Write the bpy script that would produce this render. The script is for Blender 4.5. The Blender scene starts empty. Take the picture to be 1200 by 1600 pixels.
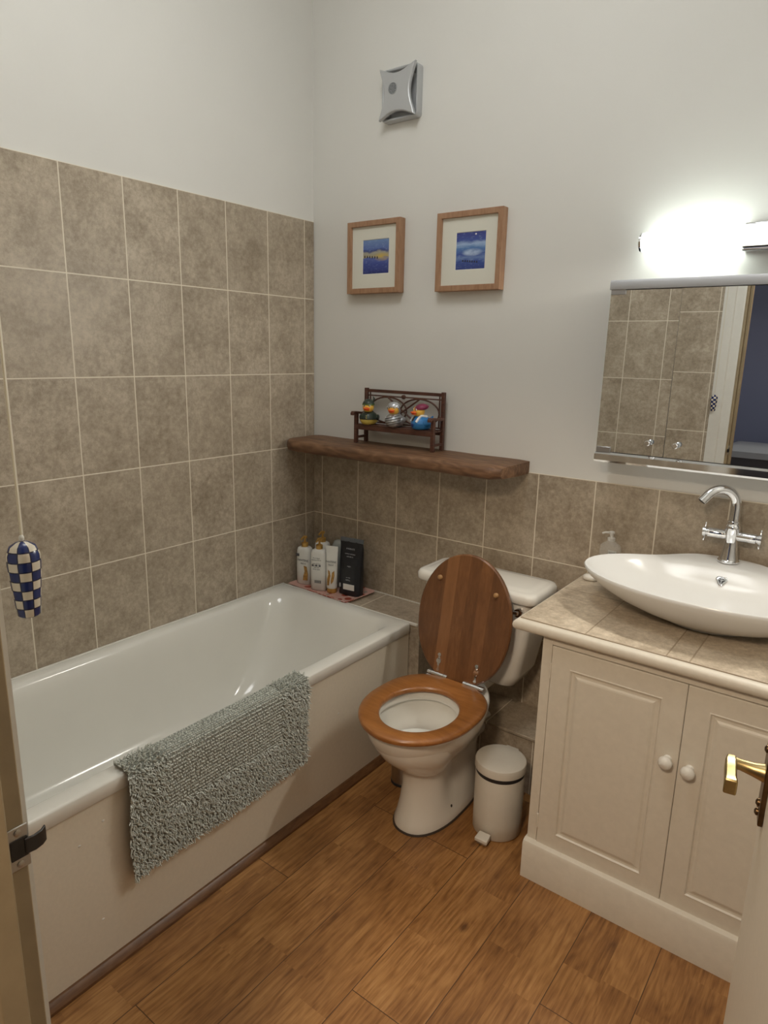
import bpy, math, random
from mathutils import Vector, Matrix
random.seed(7)
PI = math.pi
S = bpy.context.scene
COL = S.collection

# ------------------------------------------------------------------ camera
cam_data = bpy.data.cameras.new('camera')
cam = bpy.data.objects.new('camera', cam_data); COL.objects.link(cam)
cam_data.sensor_fit = 'HORIZONTAL'; cam_data.sensor_width = 36.0
cam_data.lens = 36.0 * 1051.85 / 1200.0
cam_data.clip_start = 0.02
cam.matrix_world = Matrix(((0.79800567, -0.1565039, 0.58197378, 1.9882),
                           (0.60225196, 0.1720096, -0.77955454, -2.1455),
                           (0.02189825, 0.97258379, 0.23151942, 1.4786),
                           (0, 0, 0, 1)))
S.camera = cam
# ------------------------------------------------------------------ view, world, lights
S.view_settings.view_transform = 'Standard'
S.view_settings.look = 'None'
S.view_settings.gamma = 1.0
S.view_settings.exposure = 0.12
S.view_settings.use_curve_mapping = False
W = bpy.data.worlds.new('world'); S.world = W
W.use_nodes = True
W.node_tree.nodes['Background'].inputs[0].default_value = (0.9, 0.95, 1.0, 1)
W.node_tree.nodes['Background'].inputs[1].default_value = 0.2

def area(name, loc, target, size, power, color, size_y=None, spread=None):
    d = bpy.data.lights.new(name, 'AREA'); d.energy = power; d.color = color; d.size = size
    if size_y: d.shape = 'RECTANGLE'; d.size_y = size_y
    if spread: d.spread = spread
    o = bpy.data.objects.new(name, d); COL.objects.link(o)
    o.location = loc
    o.rotation_euler = (Vector(target) - Vector(loc)).to_track_quat('-Z', 'Y').to_euler()
    return o
TUBE_EMIT = 6.5
CEIL_EMIT = 9.0
HALL_POWER = 25.0
# warm ceiling light of the hallway behind the camera
area('hallway_light', (1.75, -2.75, 2.35), (1.2, -1.0, 0.2), 0.3, HALL_POWER, (1.0, 0.80, 0.60))

# forward light of the tubular wall fitting above the mirror
area('wall_light_beam', (1.68, -.090, 1.800), (1.05, -1.5, 0.55), .66, 11.5, (1.0, .95, .86), size_y=.04, spread=math.radians(170))

# ------------------------------------------------------------------ node helpers
class N:
    def __init__(s, name):
        s.m = bpy.data.materials.new(name); s.m.use_nodes = True
        s.t = s.m.node_tree; s.b = s.t.nodes['Principled BSDF']
    def n(s, typ, **kw):
        nd = s.t.nodes.new(typ)
        for k, v in kw.items():
            if hasattr(nd, k): setattr(nd, k, v)
        return nd
    def l(s, a, b): s.t.links.new(a, b)
    def inp(s, sock, v):
        if isinstance(v, (int, float)): sock.default_value = v
        elif isinstance(v, (tuple, list)):
            sock.default_value = v if len(v) != 3 or sock.type != 'RGBA' else (*v, 1)
        else: s.l(v, sock)
    def math(s, op, a, b=None, c=None):
        nd = s.n('ShaderNodeMath', operation=op)
        s.inp(nd.inputs[0], a)
        if b is not None: s.inp(nd.inputs[1], b)
        if c is not None: s.inp(nd.inputs[2], c)
        return nd.outputs[0]
    def mix(s, f, a, b):
        nd = s.n('ShaderNodeMix'); nd.data_type = 'RGBA'
        s.inp(nd.inputs[0], f); s.inp(nd.inputs[6], a); s.inp(nd.inputs[7], b)
        return nd.outputs[2]
    def pos(s):
        tc = s.n('ShaderNodeTexCoord'); sp = s.n('ShaderNodeSeparateXYZ'); s.l(tc.outputs['Object'], sp.inputs[0])
        return sp.outputs[0], sp.outputs[1], sp.outputs[2]
    def comb(s, x, y, z):
        c = s.n('ShaderNodeCombineXYZ'); s.inp(c.inputs[0], x); s.inp(c.inputs[1], y); s.inp(c.inputs[2], z)
        return c.outputs[0]
    def noise(s, vec, scale, detail=4, rough=.55, out=0):
        nd = s.n('ShaderNodeTexNoise'); s.inp(nd.inputs['Vector'], vec)
        nd.inputs['Scale'].default_value = scale; nd.inputs['Detail'].default_value = detail; nd.inputs['Roughness'].default_value = rough
        return nd.outputs[out]
    def white(s, vec):
        nd = s.n('ShaderNodeTexWhiteNoise'); nd.noise_dimensions = '3D'; s.inp(nd.inputs['Vector'], vec)
        return nd.outputs['Value']
    def ramp(s, f, stops):
        nd = s.n('ShaderNodeValToRGB'); s.inp(nd.inputs[0], f)
        e = nd.color_ramp.elements
        while len(e) < len(stops): e.new(0.5)
        for i, (p, c) in enumerate(stops): e[i].position = p; e[i].color = (*c, 1)
        return nd.outputs[0]
    def rng(s, v, a, b, c, d):
        nd = s.n('ShaderNodeMapRange'); s.inp(nd.inputs[0], v)
        for i, q in enumerate((a, b, c, d)): nd.inputs[i + 1].default_value = q
        return nd.outputs[0]
    def bump(s, h, strength=.3, dist=.002):
        nd = s.n('ShaderNodeBump'); s.inp(nd.inputs['Height'], h)
        nd.inputs['Strength'].default_value = strength; nd.inputs['Distance'].default_value = dist
        s.l(nd.outputs[0], s.b.inputs['Normal'])
    def set(s, **kw):
        for k, v in kw.items(): s.inp(s.b.inputs[k.replace('_', ' ')], v)
        return s.m

def plain(name, col, rough=.5, metal=0, noise=0, nscale=30, coat=0, bump=0):
    s = N(name)
    if noise:
        x, y, z = s.pos()
        f = s.noise(s.comb(x, y, z), nscale, 5)
        c = s.mix(s.rng(f, .3, .7, 0, 1), tuple(v * (1 - noise) for v in col), tuple(min(1, v * (1 + noise)) for v in col))
        s.inp(s.b.inputs['Base Color'], c)
        if bump: s.bump(f, bump, .002)
    else: s.b.inputs['Base Color'].default_value = (*col, 1)
    s.b.inputs['Roughness'].default_value = rough; s.b.inputs['Metallic'].default_value = metal
    if coat: s.b.inputs['Coat Weight'].default_value = coat; s.b.inputs['Coat Roughness'].default_value = .08
    return s.m

def glass(name, col, rough=.05, ior=1.45, alpha=None):
    s = N(name)
    s.set(Base_Color=col, Roughness=rough, IOR=ior, Transmission_Weight=1.0)
    return s.m

def emit(name, col, st):
    s = N(name); s.set(Base_Color=col, Emission_Color=col, Emission_Strength=st); return s.m

def tile_mat(name, ua, va, u0, v0, w=.2, h=.2995, tint=1.0, grout=(.78, .71, .58), cols=None):
    """stone-look ceramic tiles with pale grout; ua, va pick the axes of the grid"""
    s = N(name); P = s.pos(); u = P[ua]; v = P[va]
    U = s.math('DIVIDE', s.math('SUBTRACT', u, u0), w); V = s.math('DIVIDE', s.math('SUBTRACT', v, v0), h)
    iu = s.math('FLOOR', U); iv = s.math('FLOOR', V)
    fu = s.math('SUBTRACT', U, iu); fv = s.math('SUBTRACT', V, iv)
    du = s.math('MULTIPLY', s.math('MINIMUM', fu, s.math('SUBTRACT', 1, fu)), w)
    dv = s.math('MULTIPLY', s.math('MINIMUM', fv, s.math('SUBTRACT', 1, fv)), h)
    d = s.math('MINIMUM', du, dv)
    g = s.rng(d, .0014, .0022, 1, 0)
    idn = s.white(s.comb(iu, iv, 3.3))
    sh = s.math('MULTIPLY', idn, 37.0)
    vec = s.comb(s.math('ADD', P[0], sh), s.math('ADD', P[1], s.math('MULTIPLY', sh, 1.7)), P[2])
    n1 = s.noise(vec, 7.5, 6, .62)
    n2 = s.noise(vec, 60, 8, .80)
    n3 = s.noise(vec, 19, 4, .6)
    crack = s.rng(s.math('ABSOLUTE', s.math('SUBTRACT', s.noise(vec, 24, 7, .68), .5)), 0, .035, 1, 0)
    f = s.math('ADD', s.math('MULTIPLY', n1, .40), s.math('ADD', s.math('MULTIPLY', n2, .46), s.math('MULTIPLY', n3, .18)))
    f = s.math('SUBTRACT', f, s.math('MULTIPLY', crack, .045))
    c = s.ramp(f, [(.37, (.26 * tint, .208 * tint, .148 * tint)), (.50, (.395 * tint, .327 * tint, .245 * tint)), (.63, (.55 * tint, .472 * tint, .367 * tint))])
    c = s.mix(s.math('MULTIPLY', idn, .2), c, (.38 * tint, .32 * tint, .24 * tint))
    c = s.mix(g, c, grout)
    s.inp(s.b.inputs['Base Color'], c)
    s.inp(s.b.inputs['Roughness'], s.math('ADD', s.math('MULTIPLY', n2, .2), s.math('MULTIPLY', g, .4)) if False else s.rng(n2, .3, .7, .34, .5))
    s.bump(s.math('SUBTRACT', s.math('MULTIPLY', n2, .25), g), .35, .0015)
    return s.m

def wood_mat(name, dark, mid, light, axis=0, scale=1.0, rough=.45, knots=.0, strips=None, strip_axis=0, coat=0, bump=.15, ringw=.3):
    """grain running along one axis; optional strips glued side by side"""
    s = N(name); P = list(s.pos())
    st = None
    if strips:
        q = s.math('DIVIDE', P[strip_axis], strips); wob = s.math('FLOOR', q); st = s.white(s.comb(wob, 1.7, .3))
    Q = [s.math('MULTIPLY', P[i], (6.0 if i == axis else 70.0) * scale) for i in range(3)]
    if st is not None: Q = [s.math('ADD', q_, s.math('MULTIPLY', st, 19.0)) for q_ in Q]
    vec = s.comb(*Q)
    n1 = s.noise(vec, 1.0, 6, .6); n2 = s.noise(vec, 3.7, 5, .65)
    R = [s.math('MULTIPLY', P[i], (3.0 if i == axis else 11.0) * scale) for i in range(3)]
    if st is not None: R = [s.math('ADD', q_, s.math('MULTIPLY', st, 11.0)) for q_ in R]
    n0 = s.noise(s.comb(*R), 1.6, 3, .5)
    rings = s.math('PINGPONG', s.math('MULTIPLY', n0, 9.0), .5)
    f = s.math('ADD', s.math('MULTIPLY', n1, .62 - .0 * ringw), s.math('ADD', s.math('MULTIPLY', n2, .28), s.math('MULTIPLY', rings, ringw)))
    c = s.ramp(f, [(.25, dark), (.5, mid), (.75, light)])
    if st is not None:
        c = s.mix(s.rng(st, .0, .6, .5, .0), c, tuple(v * .6 for v in dark)); c = s.mix(s.rng(st, .6, 1, 0, .5), c, tuple(v * 1.25 for v in light))
    s.inp(s.b.inputs['Base Color'], c)
    s.b.inputs['Roughness'].default_value = rough
    if coat: s.b.inputs['Coat Weight'].default_value = coat; s.b.inputs['Coat Roughness'].default_value = .2
    if bump: s.bump(n1, bump, .002)
    return s.m

def floor_mat():
    s = N('oak_laminate'); x, y, z = s.pos()
    U = s.math('DIVIDE', s.math('SUBTRACT', x, .069), .184); iu = s.math('FLOOR', U); fu = s.math('SUBTRACT', U, iu)
    V = s.math('ADD', s.math('DIVIDE', y, .9), s.math('MULTIPLY', s.white(s.comb(iu, 5.1, 2.2)), 1.0))
    iv = s.math('FLOOR', V); fv = s.math('SUBTRACT', V, iv)
    du = s.math('MULTIPLY', s.math('MINIMUM', fu, s.math('SUBTRACT', 1, fu)), .184)
    dv = s.math('MULTIPLY', s.math('MINIMUM', fv, s.math('SUBTRACT', 1, fv)), .9)
    g = s.rng(s.math('MINIMUM', du, dv), .0006, .0014, 1, 0)
    idn = s.white(s.comb(iu, iv, 7.7)); sh = s.math('MULTIPLY', idn, 23.0)
    # each board is printed as two narrower strips of short staves
    U2 = s.math('FLOOR', s.math('MULTIPLY', U, 2.0))
    V2 = s.math('FLOOR', s.math('ADD', s.math('DIVIDE', y, .46), s.math('MULTIPLY', s.white(s.comb(U2, 1.3, 4.4)), 3.0)))
    id2 = s.white(s.comb(U2, V2, 9.1)); sh = s.math('ADD', sh, s.math('MULTIPLY', id2, 17.0))
    a = s.math('ADD', s.math('MULTIPLY', x, 120), sh); b = s.math('ADD', s.math('MULTIPLY', y, 6.5), sh)
    n1 = s.noise(s.comb(a, b, sh), 1.0, 7, .62)
    n2 = s.noise(s.comb(s.math('MULTIPLY', a, 3.6), s.math('MULTIPLY', b, 2.6), sh), 1.0, 4, .65)
    n0 = s.noise(s.comb(s.math('MULTIPLY', a, .10), s.math('MULTIPLY', b, .30), sh), 1.2, 3, .5)
    ring = s.math('PINGPONG', s.math('MULTIPLY', n0, 11.0), .5)
    big = s.noise(s.comb(s.math('ADD', x, sh), y, 0), 7.0, 3, .6)
    f = s.math('ADD', s.math('MULTIPLY', n1, .5), s.math('ADD', s.math('MULTIPLY', n2, .2), s.math('MULTIPLY', ring, .17)))
    f = s.math('ADD', f, s.math('MULTIPLY', s.math('SUBTRACT', big, .5), .34))
    f = s.math('ADD', f, s.math('MULTIPLY', s.math('SUBTRACT', id2, .5), .10))
    c = s.ramp(f, [(.20, (.13, .052, .015)), (.36, (.27, .122, .037)), (.50, (.39, .195, .065)), (.68, (.50, .29, .115))])
    # small dark knots
    vo = s.n('ShaderNodeTexVoronoi'); s.inp(vo.inputs['Vector'], s.comb(s.math('MULTIPLY', x, 1.0), s.math('MULTIPLY', y, .55), 0)); vo.inputs['Scale'].default_value = 7.0
    kd = s.math('ADD', vo.outputs['Distance'], s.math('MULTIPLY', n1, .06))
    kn = s.rng(kd, .06, .12, .75, 0)
    c = s.mix(kn, c, (.075, .028, .01))
    c = s.mix(g, c, (.06, .025, .01))
    s.inp(s.b.inputs['Base Color'], c)
    s.inp(s.b.inputs['Roughness'], s.rng(n1, .3, .7, .28, .42))
    s.bump(s.math('SUBTRACT', s.math('MULTIPLY', n1, .3), g), .2, .001)
    return s.m

def plaster_mat(name, col):
    s = N(name); x, y, z = s.pos(); v = s.comb(x, y, z)
    n = s.noise(v, 2.5, 4); n2 = s.noise(v, 90, 3)
    s.inp(s.b.inputs['Base Color'], s.mix(s.rng(n, .3, .7, 0, 1), tuple(c * .965 for c in col), col))
    s.b.inputs['Roughness'].default_value = .6
    s.bump(s.math('ADD', n2, s.math('MULTIPLY', n, 2)), .06, .003)
    return s.m

M = {}
M['plaster'] = plaster_mat('white_emulsion', (.76, .75, .71))
M['ceilm'] = plaster_mat('ceiling_white', (.8, .8, .78))
M['hallm'] = plaster_mat('hallway_blue', (.10, .13, .24))
M['floor'] = floor_mat()
M['tileL'] = tile_mat('stone_tiles_side', 1, 2, -.054, 1.9814 - .2995 * 8)
M['tileB'] = tile_mat('stone_tiles_back', 0, 2, .0475, 1.9814 - .2995 * 8)
M['tileF'] = tile_mat('stone_tiles_front', 0, 2, .045, 1.9814 - .2995 * 8)
M['tileLedge'] = tile_mat('stone_tiles_ledge', 0, 1, .41, -.30, .3, .36)
M['tileBox'] = tile_mat('stone_tiles_boxing', 0, 2, .985, .215 - .2995, .2, .2995)
M['tileTop'] = tile_mat('stone_tiles_worktop', 0, 1, 1.2465 - 1.68, -.5455 + .28, .1985, .2995, tint=1.2, grout=(.33, .26, .18))
M['paint'] = plain('cream_gloss_paint', (.66, .61, .515), .42, noise=.03, nscale=60, bump=.05)
M['paint2'] = plain('white_gloss_paint', (.74, .72, .66), .35, noise=.02, nscale=40)
M['jamb'] = plain('aged_cream_paint', (.34, .265, .16), .45, noise=.08, nscale=25, bump=.05)
M['panel'] = plain('panel_paint', (.76, .69, .565), .45, noise=.025, nscale=90, bump=.12)
M['bath'] = plain('bath_enamel', (.80, .785, .72), .12, noise=.01, nscale=8)
M['ceramic'] = plain('white_ceramic', (.74, .74, .72), .2)
M['ceramic2'] = plain('toilet_ceramic', (.78, .76, .70), .14)
M['chrome'] = plain('chrome', (.82, .83, .85), .06, 1)
M['alu'] = plain('brushed_aluminium', (.45, .45, .47), .35, 1)
M['steel'] = plain('dull_steel', (.5, .48, .45), .35, 1)
M['silver_plastic'] = plain('silver_plastic', (.50, .51, .52), .38, .35)
M['darkplastic'] = plain('dark_grey_plastic', (.02, .02, .022), .4)
M['brass'] = plain('worn_brass', (.42, .32, .15), .36, 1, noise=.25, nscale=60)
M['brassdark'] = plain('tarnished_brass', (.16, .10, .05), .35, 1, noise=.3, nscale=60)
M['black'] = plain('black_plastic', (.015, .013, .012), .35)
M['mirror'] = plain('mirror_glass', (.80, .82, .83), .0, 1)
M['silverwhite'] = plain('mirror_edge', (.35, .38, .38), .2, .5)
M['oak_seat'] = wood_mat('oak_seat', (.19, .068, .014), (.30, .115, .028), (.40, .17, .05), axis=0, scale=.8, rough=.3, coat=.35, bump=.03, ringw=.16)
M['lid_wood'] = wood_mat('oak_lid', (.10, .038, .013), (.175, .073, .026), (.26, .118, .045), axis=2, scale=.75, rough=.35, ringw=.1, strips=.043, coat=.3, bump=.05)
M['shelf_wood'] = wood_mat('reclaimed_pine', (.045, .02, .009), (.15, .074, .036), (.29, .16, .085), axis=0, scale=.7, rough=.55, bump=.5)
M['bench_wood'] = wood_mat('mahogany_bench', (.035, .014, .01), (.085, .032, .02), (.14, .055, .032), axis=0, scale=1.5, rough=.45)
M['frame_wood'] = wood_mat('beech_frame', (.26, .135, .07), (.37, .205, .115), (.43, .26, .155), axis=2, scale=1.2, rough=.5, bump=.05)
M['trim_wood'] = wood_mat('brown_moulding', (.07, .03, .012), (.14, .062, .024), (.20, .095, .038), axis=1, scale=1, rough=.4)
M['mount'] = plain('picture_mount', (.74, .73, .64), .7)
M['tube'] = emit('lit_diffuser', (.90, 1.0, .96), TUBE_EMIT)
M['glow'] = emit('ceiling_lamp_glass', (.97, .98, .97), CEIL_EMIT)

# ------------------------------------------------------------------ mesh helpers
class MB:
    def __init__(s): s.v = []; s.f = []; s.mi = []; s.cur = 0
    def add(s, vs, fs):
        o = len(s.v); s.v += [tuple(v) for v in vs]
        for f in fs: s.f.append(tuple(i + o for i in f)); s.mi.append(s.cur)
        return s
    def box(s, x0, y0, z0, x1, y1, z1):
        x0, x1 = sorted((x0, x1)); y0, y1 = sorted((y0, y1)); z0, z1 = sorted((z0, z1))
        return s.add([(x0, y0, z0), (x1, y0, z0), (x1, y1, z0), (x0, y1, z0), (x0, y0, z1), (x1, y0, z1), (x1, y1, z1), (x0, y1, z1)],
                     [(0, 3, 2, 1), (4, 5, 6, 7), (0, 1, 5, 4), (1, 2, 6, 5), (2, 3, 7, 6), (3, 0, 4, 7)])
    def loft(s, rings, cap0=True, cap1=True, closed=True):
        n = len(rings[0]); vs = [p for r in rings for p in r]; fs = []
        for k in range(len(rings) - 1):
            for i in range(n if closed else n - 1):
                j = (i + 1) % n
                fs.append((k * n + i, k * n + j, (k + 1) * n + j, (k + 1) * n + i))
        if cap0: fs.append(tuple(range(n - 1, -1, -1)))
        if cap1: fs.append(tuple((len(rings) - 1) * n + i for i in range(n)))
        return s.add(vs, fs)
    def lathe(s, prof, c=(0, 0, 0), axis='z', n=32, cap=True):
        rings = []
        for r, h in prof:
            ring = []
            for i in range(n):
                a = 2 * PI * i / n; ca, sa = r * math.cos(a), r * math.sin(a)
                p = {'z': (ca, sa, h), 'x': (h, ca, sa), 'y': (sa, h, ca)}[axis]
                ring.append((c[0] + p[0], c[1] + p[1], c[2] + p[2]))
            rings.append(ring)
        return s.loft(rings, cap, cap)
    def tube(s, pts, r, n=12, rs=None, cap=True):
        pts = [Vector(p) for p in pts]; rings = []; up = None
        for i, p in enumerate(pts):
            d = (pts[min(i + 1, len(pts) - 1)] - pts[max(i - 1, 0)]).normalized()
            if up is None: up = Vector((0, 0, 1)) if abs(d.z) < .9 else Vector((1, 0, 0))
            a = d.cross(up)
            if a.length < 1e-4: a = d.cross(Vector((0, 1, 0)))
            a.normalize(); b = a.cross(d).normalized(); up = b
            rr = rs[i] if rs else r
            rings.append([p + rr * (math.cos(2 * PI * k / n) * a + math.sin(2 * PI * k / n) * b) for k in range(n)])
        return s.loft(rings, cap, cap)
    def bar(s, a, b, w, h, up=(0, 0, 1)):
        a = Vector(a); b = Vector(b); d = (b - a).normalized(); u = Vector(up); q = d.cross(u)
        if q.length < 1e-4: q = d.cross(Vector((0, 1, 0)))
        q.normalize(); u = q.cross(d)
        R = [[p + q * sx * w / 2 + u * sz * h / 2 for sx, sz in ((-1, -1), (1, -1), (1, 1), (-1, 1))] for p in (a, b)]
        return s.loft(R)
    def ball(s, c, rx, ry=None, rz=None, n=20, m=12):
        ry = ry or rx; rz = rz or rx; rings = []
        for k in range(1, m):
            t = PI * k / m
            rings.append([(c[0] + rx * math.sin(t) * math.cos(2 * PI * i / n), c[1] + ry * math.sin(t) * math.sin(2 * PI * i / n), c[2] - rz * math.cos(t)) for i in range(n)])
        return s.loft(rings)

def rr(cx, cy, z, a, b, n=48, e=2.0, e2=None):
    out = []
    for i in range(n):
        t = 2 * PI * i / n; c, s_ = math.cos(t), math.sin(t)
        out.append((cx + a * math.copysign(abs(c) ** (2 / e), c), cy + b * math.copysign(abs(s_) ** (2 / (e2 or e)), s_), z))
    return out

def rrect(x0, y0, x1, y1, z, r, n=6):
    out = []
    for cx, cy, a0 in ((x1 - r, y1 - r, 0), (x0 + r, y1 - r, 90), (x0 + r, y0 + r, 180), (x1 - r, y0 + r, 270)):
        for k in range(n + 1):
            a = math.radians(a0 + 90 * k / n); out.append((cx + r * math.cos(a), cy + r * math.sin(a), z))
    return out

def root_loc(o):
    while o.parent: o = o.parent
    return Vector(o.location)

def obj(name, mb, mat, parent=None, smooth=None, bevel=0, local=False, seg=2, sub=0, label=None):
    me = bpy.data.meshes.new(name)
    off = Vector((0, 0, 0)) if (local or not parent) else root_loc(parent)
    me.from_pydata([tuple(Vector(v) - off) for v in mb.v], [], mb.f)
    mats = mat if isinstance(mat, (list, tuple)) else [mat]
    for m_ in mats: me.materials.append(m_)
    if len(mats) > 1:
        for p, i in zip(me.polygons, mb.mi): p.material_index = i
    me.validate(); me.update()
    o = bpy.data.objects.new(name, me); COL.objects.link(o)
    if parent: o.parent = parent
    if smooth is not None or sub:
        for p in me.polygons: p.use_smooth = True
        if smooth is not None: me.set_sharp_from_angle(angle=math.radians(smooth))
    if bevel:
        b = o.modifiers.new('bevel', 'BEVEL'); b.width = bevel; b.segments = seg; b.limit_method = 'ANGLE'; b.angle_limit = math.radians(35)
        for p in me.polygons: p.use_smooth = True
        if smooth is None: me.set_sharp_from_angle(angle=math.radians(30))
    if sub:
        q = o.modifiers.new('sub', 'SUBSURF'); q.levels = sub; q.render_levels = sub
    if label: o['label'] = label
    return o

def tag(o, label, cat, group=None):
    o['label'] = label; o['category'] = cat
    if group: o['group'] = group
    return o
def thing(name, label, cat, loc=(0, 0, 0), rz=0, group=None):
    o = bpy.data.objects.new(name, None); COL.objects.link(o); o.location = loc; o.rotation_euler = (0, 0, rz)
    o.empty_display_size = .05
    return tag(o, label, cat, group)
def struct(o, label=None):
    o['kind'] = 'structure'
    if label: o['label'] = label
    return o
def text(name, body, size, mat, parent, mtx, extr=.0002):
    """flat lettering; mtx places the text's local XY plane"""
    cu = bpy.data.curves.new(name + '_curve', 'FONT'); cu.body = body; cu.size = size; cu.align_x = 'CENTER'; cu.align_y = 'CENTER'; cu.extrude = extr
    t = bpy.data.objects.new(name + '_tmp', cu); COL.objects.link(t)
    dg = bpy.context.evaluated_depsgraph_get()
    me = bpy.data.meshes.new_from_object(t.evaluated_get(dg)); bpy.data.objects.remove(t)
    me.transform(mtx); me.materials.clear(); me.materials.append(mat)
    o = bpy.data.objects.new(name, me); COL.objects.link(o); o.parent = parent
    return o

# ------------------------------------------------------------------ room shell
RX = 2.10; FY = -1.90; CZ = 3.15
b = MB().box(-.12, -2.0, 0, -.004, .12, CZ)
wl = struct(obj('wall_left', b, M['plaster']), 'white painted wall above the tiles beside the bath')
b = MB().box(-.004, FY, 0, 0, 0, 1.9814)
obj('wall_tiles', b, M['tileL'], wl, label='stone-look beige tiles')
b = MB().box(-.004, .004, 0, RX + .12, .12, CZ)
wb = struct(obj('wall_back', b, M['plaster']), 'white painted wall behind the toilet and basin')
b = MB().box(0, 0, 0, RX, .004, 1.083)
obj('wall_tiles', b, M['tileB'], wb, label='stone-look beige tiles')
b = MB().box(RX, -2.0, 0, RX + .12, .004, CZ)
struct(obj('wall_right', b, M['plaster']), 'white painted wall right of the vanity cabinet')
b = MB().box(-.004, FY - .1, 0, 1.34, FY, CZ).box(2.06, FY - .1, 0, RX, FY, CZ).box(1.34, FY - .1, 2.03, 2.06, FY, CZ)
wf = struct(obj('wall_front', b, M['plaster']), 'white painted wall with the doorway')
b = MB().box(0, FY, 0, 1.262, FY + .004, 1.9814)
obj('wall_tiles', b, M['tileF'], wf, label='stone-look beige tiles')
b = MB().box(-.12, -3.7, -.06, RX + 1.2, .12, 0)
struct(obj('floor', b, M['floor']), 'oak laminate plank floor')
b = MB().box(-.12, -3.7, CZ, RX + 1.2, .12, CZ + .08)
struct(obj('ceiling', b, M['ceilm']), 'white ceiling')
b = MB().box(.3, -3.7, 0, 3.3, -3.6, CZ).box(.2, -3.7, 0, .3, -2.0, CZ).box(3.2, -3.7, 0, 3.3, -2.0, CZ)
struct(obj('wall_hallway', b, M['hallm']), 'dark blue hallway walls')
b = MB().box(RX + .12, -2.0, 0, 3.3, -1.9, CZ)
struct(obj('wall_hallway_side', b, M['hallm']), 'dark blue hallway wall beside the doorway')

# tiled ledge at the end of the bath and tiled pipe boxing behind the toilet
b = MB().box(0, -.196, .475, .712, 0, .490)
tl = struct(obj('trim_1', b, M['tileLedge']), 'tiled ledge at the end of the bath')
b = MB().box(.60, -.194, 0, .708, 0, .475)
obj('ledge_side', b, M['tileB'], tl)
b = MB().box(.708, -.196, 0, 1.326, 0, .205)
tb = struct(obj('trim_2', b, M['tileBox']), 'low tiled pipe boxing behind the toilet')
b = MB().box(.708, -.203, .207, 1.326, 0, .218)
obj('boxing_top', b, M['tileLedge'], tb, bevel=.002)
obj('ledge_sealant', MB().box(0, -.004, .4895, .712, 0, .494), M['paint2'], tl)
# dark brown moulding along the bath panel
b = MB()
b.loft([[(.660, y, 0), (.684, y, 0), (.684, y, .008), (.678, y, .018), (.670, y, .024), (.660, y, .025)] for y in (FY, -.20)])
struct(obj('trim_3', b, M['trim_wood'], smooth=30), 'brown wooden moulding along the foot of the bath panel')
# door lining, stop, architrave
b = MB().box(1.34, FY - .1, 0, 1.37, FY + .004, 2.03).box(2.045, FY - .1, 0, 2.06, FY + .004, 2.03).box(1.37, FY - .1, 2.0, 2.045, FY + .004, 2.03)
dl = struct(obj('trim_4', b, M['jamb'], bevel=.0015), 'aged cream painted door lining at the left edge')
b = MB().box(1.370, FY - .042, 0, 1.383, FY - .016, 2.0)
obj('door_stop', b, M['jamb'], dl, bevel=.002)
b = MB()
for x0, x1 in ((1.262, 1.358),):
    prof = [(x0, FY), (x0, FY + .014), (x0 + .02, FY + .016), (x0 + .05, FY + .016), (x0 + .055, FY + .010), (x1 - .03, FY + .009), (x1 - .008, FY + .014), (x1, FY + .0125), (x1, FY)]
    b.loft([[(x, y, z) for x, y in prof] for z in (0, 2.10)])
obj('architrave', b, M['paint2'], dl, smooth=25)
b = MB().box(1.262, FY, 2.03, RX, FY + .012, 2.13)
obj('architrave', b, M['paint2'], dl)
# strike plate with a dark lip
sp = MB().box(1.370, FY - .015, .975, 1.3722, FY + .006, 1.022)
spo = obj('strike_plate', sp, M['steel'], dl, bevel=.001, label='worn steel strike plate')
b = MB().box(1.3722, FY - .012, .988, 1.3735, FY + .004, 1.009)
obj('latch_opening', b, M['black'], spo)
b = MB()
lip = [(1.3722, FY + .001), (1.3735, FY + .010), (1.3715, FY + .018), (1.367, FY + .024)]
b.loft([[(x, y, .990), (x + .003, y, .990), (x + .003, y, 1.007), (x, y, 1.007)] for x, y in lip])
obj('strike_lip', b, M['black'], spo, bevel=.001, label='dark curved lip')
for z in (.981, 1.016):
    obj('screw', MB().lathe([(.0035, 0), (.0035, .0008), (.002, .0013)], (1.3722, FY - .004, z), 'x', 14), M['steel'], spo, smooth=40)

# ------------------------------------------------------------------ open door on the right
d0 = Vector((2.035, -1.895, 0)); ang = math.atan2(-1.238 + 1.895, 1.930 - 2.035)
door = thing('door_1', 'cream painted open door at the right edge with a brass lever handle', 'door', d0, ang)
door['kind'] = 'structure'
b = MB().box(.002, -.035, .006, .665, 0, 1.985)
lf = obj('door_leaf', b, M['panel'], door, local=True, bevel=.002)
PU, PZ = .628, .986
b = MB()
pl_out = [(-.019, -.092), (.019, -.092), (.021, -.078), (.019, -.066), (.019, .05), (.021, .058), (.013, .072), (-.013, .072), (-.021, .058), (-.019, .05), (-.019, -.066), (-.021, -.078)]
b.loft([[(PU + x, y, PZ + z * (.68 if z < 0 else .55)) for x, z in pl_out] for y in (0, .006)])
hp = obj('handle_plate', b, M['brassdark'], door, local=True, bevel=.0015, label='tarnished brass handle plate')
for z in (-.054, -.041, .033):
    obj('screw', MB().lathe([(.005, 0), (.005, .002), (.002, .004)], (PU, .006, PZ + z), 'y', 14), M['brassdark'], hp, local=True, smooth=40)
b = MB().tube([(PU, .004, PZ), (PU, .018, PZ + .001), (PU, .032, PZ + .003), (PU - .001, .040, PZ + .004)], .006, 14, rs=[.012, .0085, .007, .0075])
lv = obj('lever_neck', b, M['brass'], door, local=True, smooth=50)
b = MB()
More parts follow.
